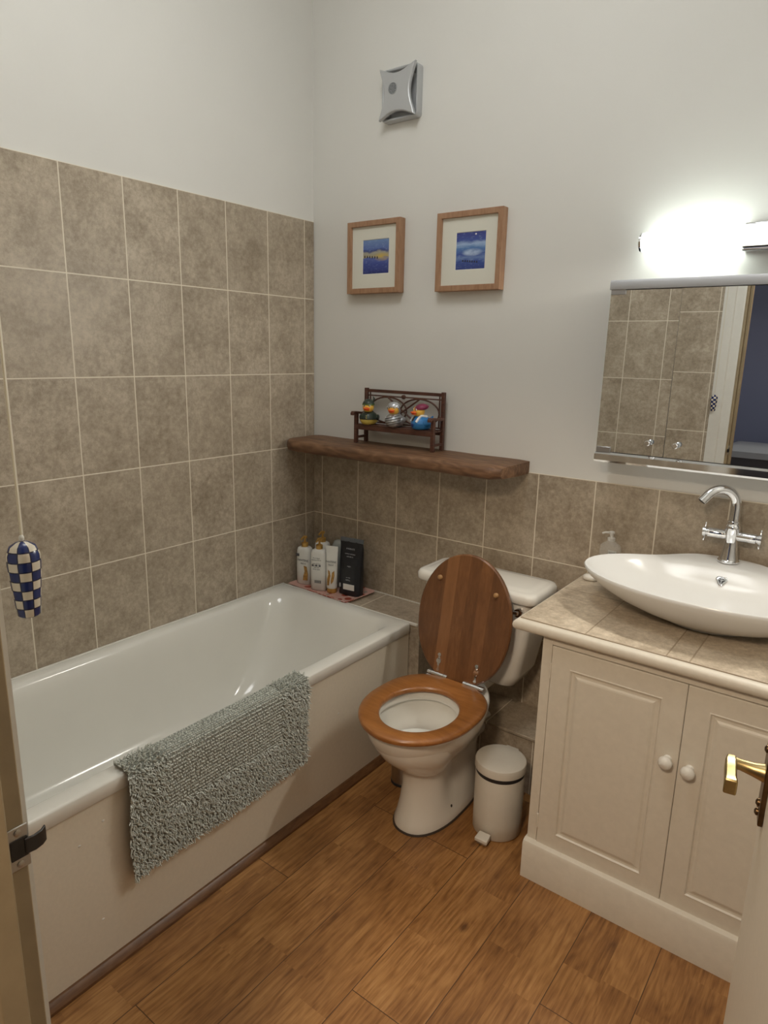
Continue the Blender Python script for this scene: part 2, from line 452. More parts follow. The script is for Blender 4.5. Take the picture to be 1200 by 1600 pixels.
st = [(.006, .043, .004, .007), (-.008, .0435, .004, .0085), (-.022, .043, .002, .0085), (-.036, .0425, -.001, .0086), (-.043, .042, -.002, .0093), (-.048, .042, -.003, .0100)]
b.loft([[(PU + u, y - t * .75, PZ + z - t), (PU + u, y + t * .75, PZ + z - t), (PU + u, y + t * .75, PZ + z + t), (PU + u, y - t * .75, PZ + z + t)] for u, y, z, t in st])
obj('lever', b, M['brass'], door, local=True, bevel=.002, label='polished brass lever')
b = MB().box(.665, -.028, .88, .6665, -.007, 1.06)
obj('latch_plate', b, M['brass'], door, local=True)
for z in (.25, 1.7):
    obj('hinge', MB().lathe([(.006, z - .045), (.006, z + .045)], (.0, .002, 0), 'z', 12), M['steel'], door, local=True, smooth=40)

# ------------------------------------------------------------------ bathtub
tub = thing('bathtub', 'cream white built-in bathtub with a painted side panel along the tiled wall', 'bathtub', (.33, -1.0, 0))
X0, X1, Y0, Y1 = .001, .672, -1.894, -.197
def lerp(a, c, t): return a + (c - a) * t
b = MB(); rings = []
rings.append(rrect(X0, Y0, X1 - .004, Y1, .458, .012))
rings.append(rrect(X0, Y0, X1, Y1, .462, .014))
rings.append(rrect(X0, Y0, X1, Y1, .493, .014))
rings.append(rrect(X0 + .0015, Y0 + .0015, X1 - .0015, Y1 - .0015, .4972, .014))
rings.append(rrect(X0 + .006, Y0 + .006, X1 - .006, Y1 - .006, .499, .016))
rings.append(rrect(X0 + .032, Y0 + .05, X1 - .046, Y1 - .040, .499, .05))
rings.append(rrect(X0 + .040, Y0 + .06, X1 - .052, Y1 - .050, .4955, .07))
rings.append(rrect(X0 + .048, Y0 + .07, X1 - .060, Y1 - .060, .484, .09))
rings.append(rrect(X0 + .056, Y0 + .085, X1 - .068, Y1 - .085, .44, .11))
rings.append(rrect(X0 + .066, Y0 + .10, X1 - .080, Y1 - .125, .36, .12))
rings.append(rrect(X0 + .080, Y0 + .12, X1 - .094, Y1 - .20, .25, .125))
rings.append(rrect(X0 + .10, Y0 + .15, X1 - .112, Y1 - .28, .17, .12))
rings.append(rrect(X0 + .13, Y0 + .19, X1 - .14, Y1 - .34, .135, .11))
rings.append(rrect(X0 + .18, Y0 + .25, X1 - .19, Y1 - .40, .125, .08))
b.loft(rings, cap0=False)
obj('tub_shell', b, M['bath'], tub, smooth=50)
b = MB().box(.655, Y0, .012, .664, Y1 - .001, .462)
pn = obj('side_panel', b, M['panel'], tub, bevel=.001, label='beige painted side panel')
random.seed(3)
b = MB()
for y, z in ((-1.50, .37), (-1.44, .40), (-1.46, .14), (-.60, .30)):
    obj('paint_chip', MB().ball((.6638, y, z), .0012, .004, .003, 10, 6), M['paint2'], pn, smooth=60)
b = MB().lathe([(.03, 0), (.03, .003), (.0, .004)], (.34, -1.64, .126), 'z', 24, cap=False)
obj('waste_plug', b, M['chrome'], tub, smooth=40)
b = MB().box(X0, Y0, .4975, .008, Y1, .503).box(X0, -.2, .488, .70, -.193, .4995)
obj('sealant_bead', b, M['paint2'], tub, bevel=.002)

# ------------------------------------------------------------------ bath mat over the rim
mat_t = thing('bath_mat', 'grey green tufted bath mat hanging over the rim of the bath', 'bath mat', (.67, -1.08, .5))
path = [(.632, .5045), (.645, .5062), (.660, .5066), (.672, .505), (.6805, .498), (.6845, .486), (.686, .46), (.6855, .40), (.684, .33), (.682, .25), (.681, .221)]
cum = [0]
for i in range(1, len(path)): cum.append(cum[-1] + math.dist(path[i], path[i - 1]))
def on_path(t):
    d = t * cum[-1]
    for i in range(1, len(path)):
        if d <= cum[i] + 1e-9:
            k = (d - cum[i - 1]) / (cum[i] - cum[i - 1]); p, q = path[i - 1], path[i]
            tx, tz = q[0] - p[0], q[1] - p[1]; L = math.hypot(tx, tz)
            return lerp(p[0], q[0], k), lerp(p[1], q[1], k), -tz / L, tx / L
    return path[-1][0], path[-1][1], 1, 0
MY0, MY1 = -1.385, -.775
def mat_pt(u, t):
    x, z, nx, nz = on_path(t)
    y = lerp(MY0, MY1, u)
    wav = .0035 * math.sin(u * 9 + t * 3) * t
    z2 = z - .012 * (1 - u) * t * t
    return Vector((x + wav * nx + .002, y + .004 * math.sin(t * 7), z2)), Vector((nx, 0, nz))
b = MB(); NU, NT = 60, 36
top = [[mat_pt(i / NU, j / NT) for i in range(NU + 1)] for j in range(NT + 1)]
rings = []
for j in range(NT + 1):
    rings.append([p + n * .004 for p, n in top[j]] + [p - n * .001 for p, n in reversed(top[j])])
b.loft(rings)
s = N('mat_weave'); s.set(Base_Color=(.22, .23, .20), Roughness=.95); M['weave'] = s.m
obj('mat_backing', b, M['weave'], mat_t)
s = N('mat_yarn'); x, y, z = s.pos()
nn = s.noise(s.comb(x, y, z), 260, 2)
s.inp(s.b.inputs['Base Color'], s.ramp(nn, [(.3, (.40, .41, .36)), (.5, (.62, .635, .575)), (.7, (.82, .83, .77))]))
s.b.inputs['Roughness'].default_value = .9; M['yarn'] = s.m
b = MB(); random.seed(11)
tot = cum[-1]
def tuft(b, u, t, ln, rad, lean):
    p, n = mat_pt(min(max(u, 0), 1), min(max(t, 0), 1))
    x, z, nx, nz = on_path(min(max(t, 0), 1)); tan = Vector((-nz, 0, nx)) * -1
    d = (n + Vector((0, 1, 0)) * random.uniform(-lean, lean) + Vector((nz, 0, -nx)) * random.uniform(-lean * .3, lean)).normalized()
    a = d.cross(Vector((0, 1, .3))).normalized(); c = d.cross(a)
    r0, r1 = rad, rad * .75
    base = p + n * .002
    ph = random.uniform(0, 6.28)
    R = []
    for h, r in ((0, r0), (.6, r0 * 1.05), (1.0, r1 * .55)):
        R.append([base + d * ln * h + r * (math.cos(ph + k * 2 * PI / 4) * a + math.sin(ph + k * 2 * PI / 4) * c) for k in range(4)])
    b.loft(R, cap0=False)
stp = .0047
nu = int((MY1 - MY0) / stp); nt = int(tot / stp)
for j in range(nt + 1):
    for i in range(nu + 1):
        u = i / nu; t = j / nt; y = u * (MY1 - MY0); q = t * tot
        rib = .10 < y < .50 and q < .20
        if rib:
            tuft(b, u + random.uniform(-.4, .4) / nu, t, random.uniform(.0045, .0062) if j % 2 else random.uniform(.0015, .0028), .0025, .5)
        else:
            tuft(b, u + random.uniform(-.6, .6) / nu, t + random.uniform(-.6, .6) / nt, random.uniform(.008, .0145), .0017, 1.1)
o = obj('mat_pile', b, M['yarn'], mat_t); o['kind'] = 'stuff'

# ------------------------------------------------------------------ toilet
TX = .957
toi = thing('toilet', 'white close-coupled toilet with raised wooden lid and wooden seat', 'toilet', (TX, -.45, 0))
def pan_ring(z, yf, yb, hw, e=2.0, n=56, xo=0):
    cy = (yf + yb) / 2; bb = (yb - yf) / 2; out = []
    for i in range(n):
        t = 2 * PI * i / n; c, s_ = math.cos(t), math.sin(t)
        ee = e if s_ < 0 else max(e, 3.0)
        y = cy + bb * math.copysign(abs(s_) ** (2 / ee), s_)
        k = 1.0
        if z > .24: k = 1 - .30 * max(0, min(1, (y + .46) / .20)) ** 1.5
        elif z > .03: k = 1 - .30 * math.exp(-((y + .44) / .06) ** 2) * math.sin(PI * (z - .03) / .21) ** .7
        out.append((TX + xo + hw * k * math.copysign(abs(c) ** (2 / ee), c), y, z))
    return out
prof = [(0.0, -.622, -.25, .094, 2.3), (.012, -.624, -.25, .095, 2.3), (.03, -.618, -.25, .091, 2.2), (.08, -.606, -.25, .084, 2.2), (.14, -.600, -.25, .080, 2.1),
        (.19, -.606, -.25, .080, 2.1), (.225, -.625, -.25, .089, 2.0), (.255, -.658, -.25, .106, 2.0), (.285, -.692, -.25, .126, 2.0), (.32, -.722, -.25, .146, 2.05),
        (.35, -.740, -.25, .158, 2.1), (.372, -.748, -.25, .164, 2.1), (.388, -.750, -.25, .166, 2.1), (.396, -.746, -.252, .162, 2.1), (.399, -.738, -.256, .155, 2.1)]
rings = [pan_ring(z, yf, yb, hw, e) for z, yf, yb, hw, e in prof]
def hole(z, a, c, cy=-.575): return rr(TX + .004, cy, z, a, c, 56)
rings += [hole(.399, .128, .152), hole(.394, .122, .146), hole(.37, .122, .146), hole(.366, .136, .160), hole(.33, .132, .155), hole(.28, .115, .13, -.565), hole(.22, .085, .09, -.54), hole(.17, .05, .05, -.50), hole(.15, .02, .02, -.49)]
b = MB().loft(rings)
obj('pan', b, M['ceramic2'], toi, smooth=60)
b = MB().loft([pan_ring(0, -.628, -.25, .099, 2.3), pan_ring(.005, -.626, -.25, .097, 2.3)])
obj('floor_sealant', b, plain('dark_sealant', (.05, .035, .025), .6), toi)
s = N('bowl_water'); s.set(Base_Color=(.72, .74, .70), Roughness=.02, Coat_Weight=1.0); M['water'] = s.m
b = MB().lathe([(.108, .275), (.0, .2752)], (TX + .004, -.562, 0), 'z', 40, cap=False)
obj('bowl_water', b, M['water'], toi)
b = MB().lathe([(.006, 0), (.006, .003), (.003, .005)], (TX + .078, -.47, .045), 'x', 14)
obj('screw_cap', b, M['darkplastic'], toi, smooth=40)
# cistern
b = MB()
cr = [(.385, .82, 1.085, -.085, -.225, .03), (.392, .80, 1.105, -.075, -.232, .03), (.43, .782, 1.125, -.068, -.236, .03), (.55, .760, 1.147, -.062, -.239, .028), (.66, .748, 1.158, -.060, -.240, .026), (.70, .745, 1.160, -.060, -.240, .026)]
b.loft([rrect(x0, yf, x1, yb, z, r) for z, x0, x1, yb, yf, r in cr])
ci = obj('cistern', b, M['ceramic2'], toi, smooth=50)
b = MB()
b.loft([rrect(.722, -.252, 1.172, -.050, .698, .03), rrect(.718, -.256, 1.176, -.048, .703, .034), rrect(.718, -.256, 1.176, -.048, .722, .034), rrect(.724, -.250, 1.170, -.053, .732, .032),
        rrect(.735, -.240, 1.160, -.062, .7355, .028), rrect(.742, -.233, 1.153, -.068, .7345, .024), rrect(.748, -.228, 1.147, -.073, .7375, .024), rrect(.77, -.205, 1.13, -.09, .739, .02)])
obj('cistern_lid', b, M['ceramic2'], toi, smooth=60)
b = MB().lathe([(.014, -.262), (.014, -.24)], (1.125, 0, .672), 'y', 18).tube([(1.125, -.262, .672), (1.10, -.266, .670), (1.07, -.266, .664)], .006, 10, rs=[.008, .006, .008])
obj('flush_lever', b, M['chrome'], toi, smooth=50, label='chrome flush lever')
b = MB().loft([rrect(.89, -.26, 1.02, -.12, .36, .02), rrect(.89, -.26, 1.02, -.12, .39, .02)])
obj('coupling_block', b, M['ceramic2'], toi, smooth=50)
b = MB().tube([(TX, -.26, .19), (TX, -.20, .19), (TX, -.15, .21)], .045, 24)
obj('waste_outlet', b, M['ceramic2'], toi, smooth=50)
# seat: a wooden ring
def seat_ring(a, c, z, cy=-.562, n=64):
    out = []
    for i in range(n):
        t = 2 * PI * i / n; co, si = math.cos(t), math.sin(t)
        ee = 2.0 if si < 0 else 2.7
        y = cy + c * math.copysign(abs(si) ** (2 / ee), si)
        out.append((TX + .008 + a * math.copysign(abs(co) ** (2 / ee), co), min(y, -.358), z))
    return out
b = MB()
prof = [(.172, .206, .402), (.178, .212, .405), (.180, .2135, .412), (.178, .212, .417), (.172, .206, .4205), (.150, .18, .4215)]
hl = [(.122, .145, .4205), (.117, .139, .417), (.115, .136, .412), (.117, .138, .404), (.122, .143, .402)]
rings = [seat_ring(a, c, z) for a, c, z in prof] + [rr(TX + .012, -.576, z, a, c, 64) for a, c, z in hl]
n = 64; b.loft(rings, cap0=False, cap1=False)
b.f += [((len(rings) - 1) * n + i, (len(rings) - 1) * n + (i + 1) % n, (i + 1) % n, i) for i in range(n)]; b.mi += [0] * n
obj('toilet_seat', b, M['oak_seat'], toi, smooth=50, label='orange oak seat ring')
# lid, leaning back on the cistern
LB, LT = Vector((TX - .002, -.345, .405)), Vector((TX - .002, -.268, .835))
ax = (LT - LB); LL = ax.length; ax.normalize(); nrm = Vector((0, -1, 0)) - ax * Vector((0, -1, 0)).dot(ax); nrm.normalize()
mid = (LB + LT) / 2
def lid_ring(k, off, n=64):
    out = []
    for i in range(n):
        t = 2 * PI * i / n; si = math.sin(t); co = math.cos(t)
        ee = 2.0 if si > 0 else 2.25
        out.append(mid + Vector((1, 0, 0)) * (.174 * k) * math.copysign(abs(co) ** (2 / ee), co) + ax * (LL / 2 - (1 - k) * .17) * math.copysign(abs(si) ** (2 / ee), si) + nrm * off)
    return out
b = MB().loft([lid_ring(.975, -.009), lid_ring(1, -.005), lid_ring(1, .004), lid_ring(.975, .008)])
lid = obj('toilet_lid', b, M['lid_wood'], toi, smooth=40, label='dark striped oak lid')
M['buffer'] = plain('buffer_wood', (.36, .20, .08), .4)
for dx, h in ((-.105, .122), (.108, .108)):
    c = mid + Vector((dx, 0, 0)) + ax * h + nrm * .008
    b = MB().tube([c, c + nrm * .006, c + nrm * .009], .008, 18, rs=[.0085, .0085, .005])
    obj('buffer', b, M['buffer'], lid, smooth=50)
for sgn, xc in ((-1, .889), (1, 1.032)):
    h = MB()
    xa, xb = (xc - .036, xc + .040) if sgn < 0 else (xc - .040, xc + .036)
    h.lathe([(.0105, xa), (.0105, xa + .012), (.0085, xa + .013), (.0105, xa + .014), (.0105, xb - .014), (.0085, xb - .013), (.0105, xb - .012), (.0105, xb)], (0, -.350, .417), 'x', 20)
    h.lathe([(.012, .395), (.012, .401), (.007, .405), (.007, .415)], (xc - sgn * .005, -.343, 0), 'z', 16)
    ho = obj('seat_hinge', h, M['chrome'], toi, smooth=40, label='chrome bar hinge')
    c = LB + Vector((xc - LB.x, 0, 0)) + nrm * .009 + ax * .03
    h = MB()
    for k, w in ((0, .008), (.018, .006), (.03, .013), (.04, .006), (.052, .009)):
        p = c + ax * k; h.tube([p, p + nrm * .0025], w * .7, 12)
    h.bar(c, c + ax * .052, .006, .003, up=nrm)
    obj('hinge_tab', h, M['chrome'], ho, smooth=40)

# small metal pot behind the toilet
can = thing('metal_pot', 'short dull grey metal pot on the floor between the bath panel and the toilet', 'pot', (.80, -.405, 0))
obj('pot_body', MB().lathe([(.040, 0), (.042, .004), (.043, .10), (.041, .10), (.040, .01), (.0, .01)], n=32, cap=False), M['steel'], can, local=True, smooth=50)
obj('base_ring', MB().lathe([(.0435, 0), (.044, .008), (.043, .009)], n=32), M['darkplastic'], can, local=True, smooth=50)

# ------------------------------------------------------------------ pedal bin
bn = thing('pedal_bin', 'small light beige round pedal bin between the toilet and the vanity cabinet', 'bin', (1.174, -.412, 0), math.radians(2))
bn.scale = (.97, .97, .925)
M['bin'] = plain('bin_enamel', (.62, .58, .50), .38, noise=.015)
obj('bin_body', MB().lathe([(.074, 0), (.079, .006), (.0795, .06), (.0795, .220), (.078, .224), (.074, .224), (.072, .215)], n=48), M['bin'], bn, local=True, smooth=40)
obj('liner_rim', MB().lathe([(.0765, .215), (.0785, .219), (.0785, .239), (.0765, .243)], n=48), M['darkplastic'], bn, local=True, smooth=40, label='dark inner rim')
obj('bin_lid', MB().lathe([(.0805, .238), (.0825, .239), (.0825, .262), (.0805, .267), (.074, .270), (.04, .2725), (.0005, .273)], n=48), M['bin'], bn, local=True, smooth=40)
obj('lid_hinge', MB().box(-.022, .078, .225, .022, .093, .262), M['bin'], bn, local=True, bevel=.003)
b = MB().loft([[(-.020, -.085, .020), (.020, -.085, .020), (.020, -.085, .034), (-.020, -.085, .034)], [(-.022, -.118, .014), (.022, -.118, .014), (.022, -.118, .028), (-.022, -.118, .028)]])
pd = obj('pedal', b, M['bin'], bn, local=True, bevel=.003)
obj('pedal_arm', MB().box(-.016, -.112, .004, .016, -.06, .010), M['steel'], pd, local=True, bevel=.001)

# ------------------------------------------------------------------ vanity cabinet
van = thing('vanity_cabinet', 'cream painted vanity cabinet with two panelled doors under the basin', 'cabinet', (1.71, -.28, 0))
VX0, VX1, VY = 1.330, 2.092, -.535
b = MB()
b.box(VX0, VY + .016, .11, VX0 + .018, -.006, .748).box(VX1 - .018, VY + .016, .11, VX1, -.006, .748).box(VX0, VY + .016, .11, VX1, -.006, .125).box(VX0, -.015, .11, VX1, -.006, .748)
obj('carcass', b, M['paint'], van, bevel=.001)
b = MB()
b.box(VX0, VY, .115, 1.3575, VY + .018, .749).box(2.043, VY, .115, VX1, VY + .018, .749).box(1.3575, VY, .728, 2.043, VY + .018, .749)
obj('face_frame', b, M['paint'], van, bevel=.0008)
b = MB().box(VX0 + .02, VY + .02, .13, VX1 - .02, VY + .022, .74)
obj('inner_shadow_gap', b, plain('painted_gap_shade', (.10, .07, .045), .8), van)  # dark sheet behind the doors, its colour paints the shade in their gaps
b = MB()
b.loft([[(x, -.555, 0), (x, -.555, .110), (x, -.551, .118), (x, VY - .006, .122), (x, VY + .012, .122), (x, VY + .012, 0)] for x in (1.326, VX1)])
obj('plinth', b, M['paint'], van, smooth=30)
def cab_door(x0, x1, z0, z1, knobx, knobz):
    b = MB(); y = VY - .003; yb = VY + .016
    def R(i, yy): return [(x0 + i, yy, z0 + i), (x1 - i, yy, z0 + i), (x1 - i, yy, z1 - i), (x0 + i, yy, z1 - i)]
    b.loft([R(0, yb), R(0, y + .0015), R(.0015, y), R(.052, y), R(.055, y - .0012), R(.058, y + .0035), R(.063, y + .0045), R(.068, y + .0035), R(.073, y + .0008), R(.077, y)])
    d = obj('cabinet_door', b, M['paint'], van, bevel=0)
    b = MB().lathe([(.010, 0), (.008, .004), (.0075, .010), (.012, .015), (.0165, .021), (.0165, .027), (.012, .033), (.0005, .0355)], n=28)
    k = MB(); k.v = [(knobx + v[0], y - v[2], knobz + v[1]) for v in b.v]; k.f = b.f; k.mi = b.mi
    obj('door_knob', k, M['paint2'], d, smooth=60, label='round white knob')
    return d
dL = cab_door(1.3592, 1.6999, .114, .726, 1.676, .520)
dR = cab_door(1.7011, 2.0415, .114, .726, 1.728, .514)
for d_, x in ((dL, 1.358), (dR, 2.043)):
    for z in (.655, .19):
        obj('door_hinge', MB().lathe([(.003, z - .022), (.003, z + .022)], (x, VY - .003, 0), 'z', 12), M['paint'], d_, smooth=40)
# worktop
wt = thing('tiled_worktop', 'beige tiled worktop with cream rounded edging on the vanity cabinet', 'worktop', (1.68, -.28, .755))
M['tileTop2'] = tile_mat('stone_tiles_worktop_strip', 0, 1, 1.6965 - 1.68, -.5455 + .28, .1985, .2995, tint=1.2, grout=(.33, .26, .18))
b = MB().box(1.264, -.546, .756, 1.6445, 0, .787)
obj('worktop_tiles', b, M['tileTop'], wt, bevel=.001)
b = MB().box(1.6445, -.546, .756, 2.098, 0, .787)
obj('worktop_tiles', b, M['tileTop2'], wt, bevel=.001)
b = MB(); pr = []
for k in range(9):
    a = -PI / 2 + PI * k / 8; pr.append((.011 * math.cos(a) + .004, .7665 + .0145 * math.sin(a)))
pr = [(-.002, .752)] + pr + [(-.002, .7815)]
pr = [(-.012, .750), (.0, .750)] + pr[1:-1] + [(0, .7845), (-.012, .7845)]
def nose(o, z, corner):
    return {0: (2.098, -.546 - o, z), 1: (1.264 - o, -.546 - o, z), 2: (1.264 - o, 0, z)}[corner]
b.loft([[nose(o, z, c) for o, z in pr] for c in (0, 1, 2)])
obj('edging', b, M['paint'], wt, smooth=35, label='cream rounded wooden edging')

# ------------------------------------------------------------------ basin
BX, BY, BZ = 1.670, -.268, .900
bas = thing('wash_basin', 'white oval ceramic countertop basin on the tiled worktop', 'basin', (BX, BY, .787))
def bring(z, a, c, back=0, n=96, cy=BY, lift=0, e=2.0):
    out = []
    for i in range(n):
        t = 2 * PI * i / n; co, si = math.cos(t), math.sin(t)
        x = a * math.copysign(abs(co) ** (2 / e), co); y = c * math.copysign(abs(si) ** (2 / e), si)
        g = math.exp(-(x / .155) ** 4) if si > 0 else 0
        y += back * g * si
        out.append((BX + x, cy + y, z + lift * g * max(si, 0)))
    return out
rings = [bring(.788, .105, .075), bring(.794, .110, .080), bring(.800, .130, .095), bring(.815, .19, .125, .01), bring(.835, .245, .155, .02), bring(.857, .289, .180, .03), bring(.878, .319, .196, .04), bring(.892, .332, .204, .046, lift=.006), bring(.899, .335, .205, .046, lift=.010),
         bring(.902, .3325, .203, .045, lift=.011), bring(.901, .329, .2, .042, lift=.011),
         bring(.897, .322, .193, -.022, lift=.010), bring(.887, .308, .184, -.03, lift=.008), bring(.868, .28, .168, -.03), bring(.848, .235, .146, -.025), bring(.832, .175, .115, -.02), bring(.823, .10, .07, -.01), bring(.820, .035, .03), bring(.815, .022, .022), bring(.812, .010, .010)]
b = MB().loft(rings)
obj('bowl', b, M['ceramic'], bas, smooth=60)
b = MB().lathe([(.020, .8135), (.020, .818), (.016, .820), (.0005, .821)], (BX, BY, 0), 'z', 24)
obj('drain', b, M['chrome'], bas, smooth=40)
# triangular overflow grille on the back slope
nr = Vector((0, -.80, .60)).normalized(); upv = Vector((0, .60, .80)); ov = Vector((BX + .004, -.1290, .871)) + nr * .003; rt = Vector((1, 0, 0))
b = MB()
tri = []
for k in range(3):
    a0 = math.radians(-90 + 120 * k)
    for da in (-18, -6, 6, 18):
        a = a0 + math.radians(da); tri.append((math.cos(a) * .016, math.sin(a) * .016))
b.loft([[ov + rt * x * q + upv * y * q + nr * h for x, y in tri] for q, h in ((1, -.010), (1, .001), (.9, .002), (.62, .002), (.6, 0))])
og = obj('overflow_grille', b, M['chrome'], bas, smooth=40, label='chrome triangular overflow grille')
b = MB().loft([[ov + rt * x * q + upv * y * q + nr * h for x, y in tri] for q, h in ((.58, -.003), (.56, .0006))])
b.box(0, 0, 0, 0.0001, .0001, .0001) if False else None
obj('overflow_hole', b, M['black'], og)
b = MB().bar(ov + upv * .008 + nr * .001, ov - upv * .009 + nr * .001, .002, .001, up=nr)
b.bar(ov + nr * .001, ov + rt * .008 + upv * .004 + nr * .001, .002, .001, up=nr).bar(ov + nr * .001, ov - rt * .008 + upv * .004 + nr * .001, .002, .001, up=nr)
obj('grille_bar', b, M['chrome'], og)

# ------------------------------------------------------------------ tap
tp = thing('mixer_tap', 'chrome mixer tap with swan neck spout and two cross handles on the basin', 'tap', (1.672, -.056, .9115))
b = MB().lathe([(.029, 0), (.029, .004), (.0265, .006), (.0255, .010), (.021, .03), (.0185, .055), (.0180, .065), (.0195, .080), (.0205, .100), (.0205, .108), (.017, .111), (.0168, .115), (.0168, .119), (.014, .121)], n=36)
obj('tap_body', b, M['chrome'], tp, local=True, smooth=50)
b = MB(); dx, dy = -.80, -.60; pts = [(0, 0, .119), (0, 0, .14), (0, 0, .160)]
for k in range(1, 15):
    a = PI * .80 * k / 14; rad = .047
    q = rad * (1 - math.cos(a)); pts.append((dx * q, dy * q, .164 + rad * math.sin(a)))
e1 = Vector(pts[-1]); dd = (Vector(pts[-1]) - Vector(pts[-2])).normalized(); pts.append(tuple(e1 + dd * .022))
b.tube(pts, .0125, 20, rs=[.0145] * 3 + [.0135] * 13 + [.0135, .0135][:len(pts) - 16])
spt = obj('spout', b, M['chrome'], tp, local=True, smooth=50)
e2 = Vector(pts[-1])
obj('aerator', MB().tube([e2 - dd * .001, e2 + dd * .001], .0095, 18), M['darkplastic'], spt, local=True, smooth=50)
for s_ in (-1, 1):
    b = MB().lathe([(.013, 0 * s_), (.014, .02 * s_), (.0148, .022 * s_), (.0148, .062 * s_), (.012, .064 * s_), (.012, .067 * s_), (.0148, .068 * s_), (.0148, .076 * s_), (.010, .079 * s_), (.0005, .0805 * s_)], (0, 0, .078), 'x', 28)
    h = obj('tap_handle', b, M['chrome'], tp, local=True, smooth=40)
    for a in (12, 102):
        ca, sa = math.cos(math.radians(a)), math.sin(math.radians(a))
        c = Vector((.072 * s_, 0, .078)); d = Vector((0, sa, ca))
        obj('handle_bar', MB().tube([c - d * .027, c - d * .025, c + d * .025, c + d * .027], .0028, 12, rs=[.002, .0028, .0028, .002]), M['chrome'], h, local=True, smooth=50)

# soap dispenser behind the basin
sd = thing('soap_dispenser', 'clear pump bottle of hand soap behind the basin against the wall tiles', 'soap dispenser', (1.330, -.047, .787))
s = N('clear_plastic'); s.set(Base_Color=(.80, .79, .74), Roughness=.15, Alpha=.22); M['clear'] = s.m
s = N('frosted_pump'); s.set(Base_Color=(.80, .79, .75), Roughness=.3, Alpha=.5); M['frost'] = s.m
M['liquid'] = glass('pale_soap', (.86, .84, .76), .1, 1.35)
b = MB().loft([rr(0, 0, z, a, c, 28, 2.6) for z, a, c in ((0, .031, .018), (.003, .034, .020), (.09, .034, .020), (.106, .031, .019), (.116, .016, .013), (.120, .011, .011), (.124, .011, .011))])
obj('bottle', b, M['clear'], sd, local=True, smooth=50)
b = MB().lathe([(.012, .120), (.012, .130), (.006, .132), (.005, .143), (.009, .144), (.009, .150), (.004, .152)], n=20).tube([(0, 0, .147), (-.018, -.01, .147), (-.026, -.014, .143)], .0035, 10)
obj('pump', b, M['frost'], sd, local=True, smooth=50)
b = MB().box(.000, -.0212, .078, .026, -.0204, .094)
lb = obj('soap_label', b, plain('pale_label', (.55, .55, .52), .5), sd, local=True)
text('label_text', 'SOAP', .0085, plain('label_ink', (.12, .12, .12), .6), sd, Matrix.Translation((.013, -.0218, .086)) @ Matrix.Rotation(PI / 2, 4, 'X')).parent = lb
# white soap at the worktop edge
sb = MB().loft([rr(1.300, -.120, .788 + z, a * .75, c * .75, 28, 2.4) for z, a, c in ((0, .026, .018), (.003, .030, .022), (.009, .031, .023), (.014, .028, .020), (.017, .018, .012))])
tag(obj('soap_bar', sb, plain('white_soap', (.76, .73, .66), .4), smooth=60), 'white soap bar on the worktop left of the basin', 'soap')

# ------------------------------------------------------------------ mirror cabinet
mc = thing('mirror_cabinet', 'wall cabinet with mirrored doors and metal rails above the basin', 'mirror cabinet', (1.68, 0, 1.17))
CX0, CX1, CZ0, CZ1, CYF = 1.277, 2.077, 1.168, 1.697, -.112
b = MB().box(CX0 + .004, CYF + .004, CZ0 + .006, CX1 - .004, .0035, CZ1 - .004)
obj('cabinet_body', b, plain('grey_cabinet', (.42, .42, .43), .5), mc, bevel=.001)
b = MB().loft([[(x, .0035, CZ1 - .004), (x, CYF - .012, CZ1 - .004), (x, CYF - .015, CZ1 - .014), (x, CYF - .015, CZ1 - .030), (x, CYF, CZ1 - .030), (x, CYF, CZ1 - .006), (x, .0035, CZ1 - .006)] for x in (CX0, CX1)])
obj('top_rail', b, M['alu'], mc, smooth=30, label='grey aluminium top rail')
b = MB().loft([[(x, .0035, CZ0), (x, CYF - .012, CZ0), (x, CYF - .016, CZ0 + .006), (x, CYF - .016, CZ0 + .024), (x, CYF - .010, CZ0 + .030), (x, CYF, CZ0 + .030), (x, CYF, CZ0 + .006), (x, .0035, CZ0 + .006)] for x in (CX0, CX1)])
obj('bottom_rail', b, M['chrome'], mc, smooth=30, label='chrome bottom rail')
def mdoor(x0, x1, rot, pivot, knobs, clips, tilt=0):
    b = MB(); w = x1 - x0; z0, z1 = CZ0 + .032, CZ1 - .032
    ca, sa = math.cos(rot), math.sin(rot)
    yb = CYF - .001
    def tr(x, y, z):
        y += (z - (z0 + z1) / 2) * math.tan(tilt) - .0035; dx, dy = x - pivot, y - yb; return (pivot + dx * ca - dy * sa, yb + dx * sa + dy * ca, z)
    b.box(x0, yb - .004, z0, x1, yb, z1); b.v = [tr(*v) for v in b.v]
    d = obj('mirror_door', b, M['mirror'], mc)
    for kx in knobs:
        k = MB().lathe([(.005, 0), (.005, .006), (.008, .008), (.008, .013), (.006, .014), (.006, .017), (.008, .018), (.008, .024), (.006, .026)], n=20)
        k.v = [tr(kx + v[0], yb - .004 - v[2], z0 + .038 + v[1]) for v in k.v]
        obj('door_knob', k, M['chrome'], d, smooth=40, label='small ribbed chrome knob')
    for cx in clips:
        for za, zb in ((z0 - .002, z0 + .014), (z1 - .012, z1 + .004)):
            c = MB().box(cx, yb - .0075, za, cx + .042, yb - .004, zb)
            c.v = [tr(*v) for v in c.v]
            obj('hinge_clip', c, M['alu'], d, bevel=.001)
MIR_L, MIR_C = math.radians(1.2), math.radians(0.5)
mdoor(CX0 + .002, 1.4735, MIR_L, CX0, (1.432,), (CX0 + .003,), .004)
mdoor(1.4765, 1.880, MIR_C, 1.8765, (1.510,), (), -.008)
mdoor(1.883, CX1 - .002, 0, CX1, (1.925,), (CX1 - .046,))

